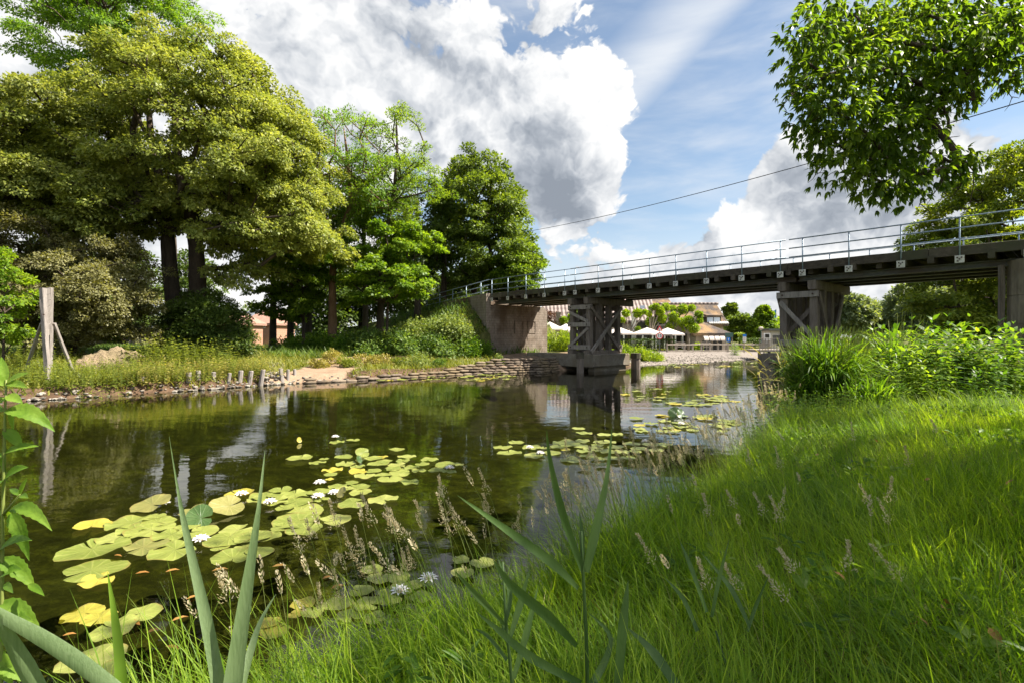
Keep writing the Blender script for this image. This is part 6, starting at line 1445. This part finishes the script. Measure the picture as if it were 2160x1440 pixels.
# broad reed leaves, folded along the middle
def leaf_ribbon(mb, pts, wd, side, fold=.25, K=12):
    pts = np.array(pts, float); n = len(pts); L = np.r_[0, np.cumsum(np.linalg.norm(np.diff(pts, axis=0), axis=1))]; L /= L[-1]; u = np.linspace(0, 1, K)
    # smooth curve through the given points
    def cr(u_):
        k = min(np.searchsorted(L, u_, side='right') - 1, n - 2); k = max(k, 0); t = (u_ - L[k]) / (L[k+1] - L[k] + 1e-9)
        p0, p1, p2, p3 = pts[max(k-1, 0)], pts[k], pts[k+1], pts[min(k+2, n-1)]
        return .5 * ((2*p1) + (-p0+p2)*t + (2*p0-5*p1+4*p2-p3)*t*t + (-p0+3*p1-3*p2+p3)*t**3)
    C = np.array([cr(x) for x in u]); W = np.interp(u, L, wd); side = np.array(side, float); V = []
    for i in range(K):
        t = unit(C[min(i+1, K-1)] - C[max(i-1, 0)]); s = unit(side - t * side.dot(t)); nn = np.cross(s, t)
        V += [C[i] - s * W[i] / 2 + nn * W[i] * fold, C[i], C[i] + s * W[i] / 2 + nn * W[i] * fold]
    mb.add(V, [f for i in range(K-1) for f in ((3*i, 3*i+1, 3*i+4, 3*i+3), (3*i+1, 3*i+2, 3*i+5, 3*i+4))])
def reed(name, label, Y, leaves, mt, stalks=(), root_px=None, cat='reed', group=None):
    x0 = leaves[0][0][0] if root_px is None else root_px; g = np.array(on(x0, Y)); e = empty(name, g, label, cat, group)
    for lf in leaves:
        pts, w = [], []
        for i, q in enumerate(lf):
            pts.append(PX(q[0], q[1], Y + (q[3] if len(q) > 3 else 0))); w.append(q[2] / F * Y)
        m = MB(); tdir = pts[-1] - pts[0]; leaf_ribbon(m, pts, w, (1, .35, .1) if abs(tdir[2]) > abs(tdir[0]) else (.25, .4, 1), .22, 14); m.build('leaf', M[mt], e, True)
    for st in stalks:
        pts = [PX(q[0], q[1], Y) for q in st]; last = pts[0].copy(); gz_ = lz(last[0], last[1]); 
        if last[2] > gz_: pts = [np.array([last[0] + .01, last[1], gz_ - .05])] + pts
        m = MB(); m.tube(pts, np.linspace(.0075, .004, len(pts)), 7); m.build('stalk', M[mt], e, True)
    return e
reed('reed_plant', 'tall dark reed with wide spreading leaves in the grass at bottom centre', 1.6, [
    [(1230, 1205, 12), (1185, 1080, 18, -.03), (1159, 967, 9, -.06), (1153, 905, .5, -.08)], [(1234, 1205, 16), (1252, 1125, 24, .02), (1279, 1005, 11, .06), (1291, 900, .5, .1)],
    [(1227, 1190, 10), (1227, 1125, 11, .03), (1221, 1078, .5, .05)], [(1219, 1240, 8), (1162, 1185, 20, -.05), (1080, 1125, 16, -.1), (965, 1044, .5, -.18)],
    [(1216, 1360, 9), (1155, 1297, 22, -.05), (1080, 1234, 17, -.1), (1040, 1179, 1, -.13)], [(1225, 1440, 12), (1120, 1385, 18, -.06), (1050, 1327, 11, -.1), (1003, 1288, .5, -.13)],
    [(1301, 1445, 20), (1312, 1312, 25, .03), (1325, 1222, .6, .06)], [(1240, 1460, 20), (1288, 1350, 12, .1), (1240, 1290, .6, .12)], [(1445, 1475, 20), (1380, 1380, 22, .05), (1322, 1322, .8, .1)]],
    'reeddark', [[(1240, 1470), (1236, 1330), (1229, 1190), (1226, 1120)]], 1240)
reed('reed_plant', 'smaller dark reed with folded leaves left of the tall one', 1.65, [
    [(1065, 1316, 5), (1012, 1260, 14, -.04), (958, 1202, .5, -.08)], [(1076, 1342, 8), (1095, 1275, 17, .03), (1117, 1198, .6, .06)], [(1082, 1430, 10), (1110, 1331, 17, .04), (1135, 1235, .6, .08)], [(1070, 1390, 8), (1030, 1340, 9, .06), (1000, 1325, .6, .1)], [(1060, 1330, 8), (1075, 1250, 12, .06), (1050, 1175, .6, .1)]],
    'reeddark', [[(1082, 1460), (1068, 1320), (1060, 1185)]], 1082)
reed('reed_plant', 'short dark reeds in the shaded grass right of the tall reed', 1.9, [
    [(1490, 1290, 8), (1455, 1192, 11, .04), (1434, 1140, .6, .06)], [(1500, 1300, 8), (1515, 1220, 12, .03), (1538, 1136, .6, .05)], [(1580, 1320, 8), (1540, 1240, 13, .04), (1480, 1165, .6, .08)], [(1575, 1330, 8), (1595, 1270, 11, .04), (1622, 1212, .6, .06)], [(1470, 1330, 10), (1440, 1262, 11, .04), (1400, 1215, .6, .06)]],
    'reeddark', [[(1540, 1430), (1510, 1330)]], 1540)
reed('reed_plant', 'two broad pale reed leaves forming a narrow V at the bottom left', 1.0, [
    [(470, 1500, 27), (462, 1440, 27), (435, 1300, 24, .03), (392, 1115, 13, .06), (376, 1035, 5, .08), (357, 920, .5, .1)], [(484, 1500, 36), (492, 1440, 38), (520, 1250, 26, .03), (546, 1070, 9, .06), (559, 950, .6, .09)], [(505, 1470, 16), (530, 1370, 17, .06), (552, 1305, 9, .1), (582, 1252, .6, .14)]],
    'reedfront', [[(478, 1560), (477, 1460)]], 478)
reed('reed_plant', 'single narrow upright reed leaf left of the pale V', 1.15, [[(264, 1500, 22), (258, 1430, 22), (246, 1320, 16, .03), (227, 1205, .6, .06)]], 'reed', [[(266, 1560), (264, 1480)]], 266)
reed('reed_plant', 'broad pale reed leaves crossing the bottom left corner', .95, [
    [(-60, 1255, 10), (0, 1297, 22, .02), (80, 1342, 30, .04), (160, 1395, 34, .05), (260, 1470, 30, .06)], [(-30, 1270, 10), (15, 1345, 28, .03), (50, 1410, 38, .04), (100, 1500, 34, .05)]], 'reedfront', [[(150, 1600), (120, 1500)]], 130)

# broad leaved plant on the left edge: toothed leaves in pairs
def toothed(mb, base, tip, w, droop, nrm, K=17):
    base, tip = np.array(base), np.array(tip); ax = tip - base; L = np.linalg.norm(ax); ax /= L; nrm = unit(np.array(nrm, float)); s = unit(np.cross(ax, nrm)); up = np.cross(s, ax); V = []
    for i in range(K):
        u = i / (K - 1); q = (math.sin(math.pi * u ** .8) ** .85) * (1 - .25 * u) * (1.0 if i % 2 else .86) if 0 < i < K - 1 else .02
        c = base + ax * L * u + np.array([0, 0, droop * L * 4 * u * (1 - u)]) ; hw = w / 2 * q
        V += [c - s * hw + up * hw * .30, c - s * hw * .5 + up * hw * .22, c, c + s * hw * .5 + up * hw * .22, c + s * hw + up * hw * .30]
    mb.add(V, [(5*i+k, 5*i+k+1, 5*i+k+6, 5*i+k+5) for i in range(K-1) for k in range(4)])
LB = [((13, 806), (3, 752), 16, 0), ((14, 806), (60, 786), 18, .03), ((14, 810), (58, 818), 16, .06), ((10, 812), (-30, 780), 18, 0), ((10, 866), (116, 910), 30, .16), ((26, 862), (29, 912), 20, .05), ((8, 866), (-60, 900), 28, .12), ((9, 955), (82, 941), 17, .08), ((9, 960), (15, 1018), 22, .05), ((6, 958), (-50, 985), 24, .1), ((41, 1044), (20, 1030), 10, .03), ((41, 1043), (58, 1007), 11, .02), ((43, 1044), (60, 1050), 11, .03),
      ((19, 1076), (110, 1119), 24, .16), ((24, 1080), (62, 1182), 28, .12), ((-6, 1165), (68, 1139), 20, .1), ((-2, 1178), (76, 1244), 30, .14), ((60, 1232), (94, 1256), 12, .05), ((-4, 1272), (92, 1348), 32, .16), ((-10, 1370), (26, 1445), 28, .05), ((-12, 1290), (-60, 1340), 30, .1), ((10, 1230), (28, 1250), 12, .03), ((18, 1076), (40, 1120), 16, .05), ((4, 1084), (-40, 1120), 26, .1), ((12, 835), (48, 850), 18, .08), ((11, 838), (-20, 860), 18, .08), ((8, 905), (50, 950), 20, .1), ((8, 1010), (60, 985), 20, .1), ((7, 1012), (-30, 1050), 22, .1), ((0, 1215), (46, 1200), 20, .1), ((2, 1320), (70, 1310), 24, .12), ((2, 1325), (50, 1400), 24, .12), ((0, 1400), (60, 1440), 26, .1)]
e = empty('leafy_plant', on(2, 1.5), 'tall leafy plant with toothed bright green leaves at the left edge', 'plant')
st = [PX(4, 1560, 1.5), PX(2, 1440, 1.5), PX(4, 1270, 1.5), PX(6, 1080, 1.5), PX(9, 950, 1.5), PX(11, 860, 1.5), PX(13, 800, 1.5)]; st[0][2] = lz(st[0][0], st[0][1]) - .05
m = MB(); m.tube(st, [.0055, .0052, .005, .0045, .004, .0032, .0024], 8); m.build('stem', M['stem'], e, True)
m = MB(); m.tube([PX(7, 1085, 1.5), PX(26, 1062, 1.48), PX(42, 1042, 1.46)], [.004, .003, .002], 6); m.build('side_shoot', M['stem'], e, True)
for b, t_, w, dr in LB:
    m = MB(); dy = random.uniform(-.06, .06); toothed(m, PX(b[0], b[1], 1.5), PX(t_[0], t_[1], 1.5 + dy), w / F * 1.5 * 1.35, dr, (random.uniform(-.3, .3), -.75, .75)); m.build('leaf', M['balsam'], e, True)

# ------------------------------------------------------------------ taller growth on the right bank
def reed_clump(name, label, c, rad, n, h, mt, seed, wd=(.022, .038), mats2=None):
    r = np.random.default_rng(seed); a = r.uniform(0, 6.28, n); q = rad * r.random(n) ** .55
    P = np.stack([c[0] + q * np.cos(a), c[1] + q * np.sin(a), np.zeros(n)], axis=1); g = land_z(P[:, 0], P[:, 1]); base = r.random(n) ** 1.3 * h * .62 * (1 - .35 * (q / rad) ** 2); P[:, 2] = g + base
    az = np.where(r.random(n) < .6, a + r.normal(0, .6, n), r.uniform(0, 6.28, n)); H = r.uniform(.32, .55, n) * h * .8
    L = blades(P, H, r.uniform(.05, .55, n), az, r.uniform(.3, 1.7, n), 6); t = np.linspace(0, 1, 6)[None]
    Wd = r.uniform(wd[0], wd[1], n)[:, None] * np.clip(np.sin(np.pi * (.18 + .82 * t)) ** .6, .04, 1); a2 = az + 1.57 + r.normal(0, .5, n)
    e = empty(name, (c[0], c[1], lz(c[0], c[1])), label, 'reeds')
    link('leaves', strip_mesh('leaves', L, Wd, np.stack([np.cos(a2), np.sin(a2), np.zeros(n)], axis=1), [M[mt]]), e)
    k = n // 9; Ps = P[:k].copy(); Ps[:, 2] = g[:k] - .05; Ls = blades(Ps, r.uniform(.7, .95, k) * h, r.uniform(0, .1, k), a[:k], r.uniform(0, .25, k), 5); link('stalks', strip_mesh('stalks', Ls, np.full((k, 5), .010), np.stack([np.ones(k), np.zeros(k), np.zeros(k)], axis=1), [M['stem']]), e); return e
reed_clump('reed_clump', 'dense clump of tall green reeds at the water edge before the second trestle', (6.72, 11.0), .62, 2600, 1.95, 'reed', 901)
reed_clump('reed_clump', 'sunlit yellow green reeds rising behind the dense reed clump', (8.6, 13.2), .8, 1800, 1.8, 'beachgreen', 902)
reed_clump('reed_clump', 'dark narrow leaved reeds sticking up above the leafy bushes', (8.9, 11.9), .45, 240, 2.15, 'nettledeep', 903, (.02, .035))
reed_clump('reed_clump', 'low reeds between the dense clump and the shaded lawn', (7.0, 10.2), .6, 700, .9, 'reed', 904)
reed_clump('reed_clump', 'pale green reeds under the bridge right of the second trestle', (12.2, 17.6), 1.3, 1700, 1.5, 'beachgreen', 905, (.02, .035))
bal = [herb_mesh('balsam', 30, 1.35, .75, [M['nettledeep']], 910 + i, (.17, .28), .36, 10, top=.75) for i in range(2)]
bal2 = herb_mesh('balsam', 30, 1.2, .7, [M['maple']], 915, (.16, .27), .36, 10, top=.75)  # brighter balsam copy, sunlight put into its leaf colour
BP = [(12.6, 14.6, 0, 1.15, 'tall leafy bush behind the thicket before the pier'), (11.2, 14.4, 1, 1.1, 'sunlit leafy bush behind the middle of the thicket'), (10.0, 14.0, 0, 1.05, 'leafy bush between the yellow reeds and the thicket'), (8.3, 10.6, 1, .85, 'sunlit leafy balsam with drooping leaves next to the reeds'), (9.0, 11.2, 0, 1.0, 'leafy balsam bush in the middle of the thicket below the bridge'), (9.8, 11.0, 1, .95, 'bright leafy balsam right of the middle of the thicket'), (10.5, 11.5, 0, 1.05, 'dark leafy balsam bush toward the pier'), (11.2, 11.6, 0, 1.0, 'dark leafy balsam bush at the right end of the thicket'), (9.6, 12.3, 0, 1.1, 'tall leafy balsam behind the thicket'), (10.6, 12.8, 0, 1.1, 'tall leafy balsam behind the right part of the thicket'), (7.7, 10.2, 1, .62, 'low sunlit balsam in front of the reeds'), (8.7, 9.9, 0, .62, 'low dark balsam at the edge of the lawn'), (10.3, 10.7, 0, .7, 'low dark balsam before the right end of the thicket'), (11.9, 12.4, 0, 1.0, 'leafy balsam nearest to the concrete pier')]
for x, y, k, s, lab in BP: herb('balsam_bush', bal2 if k else bal[int(x * 7) % 2], (x, y, lz(x, y)), lab, 'plant', 'leafy bushes on the right bank', s * 1.22, s * 1.3)
nw = [herb_mesh('nettle', 26, .75, .42, [M['nettledeep']], 920 + i, (.07, .12), .45, 9) for i in range(2)]
for x, y, s, lab in ((4.05, 8.0, 1.1, 'nettles leaning over the water halfway along the near bank'), (4.45, 8.55, 1.2, 'tallest nettles at the near water edge'), (4.9, 9.2, 1.0, 'nettles at the water edge left of the dense reeds'), (5.4, 9.8, 1.0, 'nettles at the foot of the dense reeds'), (5.0, 8.6, .8, 'low nettles behind the tallest ones at the water edge'), (5.7, 9.2, .8, 'low nettles between lawn and reeds'), (6.2, 9.7, .9, 'nettles in front of the dense reed clump'), (3.55, 7.2, .7, 'smallest nettles at the near water edge'), (7.2, 9.6, .7, 'low nettles on the lawn edge below the balsam')):
    herb('nettle_clump', nw[int(x * 10) % 2], (x, y, lz(x, y)), lab, 'nettles', 'nettles on the near bank', s)
dg = herb_mesh('dry_grass', 24, .9, .5, [M['straw']], 930, (.25, .4), .05, 4, top=.9)
for x, y, lab in ((13.2, 13.6, 'dry straw coloured grass before the concrete pier'), (14.2, 14.0, 'dry straw coloured grass at the right edge by the pier'), (12.5, 13.2, 'dry grass between the thicket and the pier'), (6.75, 12.3, 'pinkish dry plume grass at the left top of the reeds')): herb('dry_grass', dg, (x, y, lz(x, y)), lab, 'grass clump', 'dry grasses on the right bank', 1.0 if y > 12.5 else 1.75)
# fallen leaves in the lawn
fl = leaf_mesh('fallen_leaf', np.array([[0, 0, 0.]]), np.array([[1, 0, .1]]), np.array([[0, 0, 1.]]), [1.0], [.5], [M['deadleaf']], 'oval')
for i, (px, py) in enumerate([(2040, 985), (1950, 1000), (1880, 1000), (1995, 1240), (2000, 1255), (2085, 1300), (1930, 1280), (1960, 1285), (1755, 1145), (1720, 920), (2010, 905), (1850, 905), (1690, 870), (2120, 1030), (1650, 1410)]):
    b = GW(px, py, .72); o = bpy.data.objects.new('fallen_leaf', fl); COL.objects.link(o); s = random.uniform(.05, .09); o.location = (b[0], b[1], lz(b[0], b[1]) + .20); o.scale = (s, s, s); o.rotation_euler = (random.uniform(-.6, .6), random.uniform(-.6, .6), random.uniform(0, 6.28)); tag(o, 'brown fallen leaf caught in the shaded grass', 'fallen leaf', 'fallen leaves in the lawn')
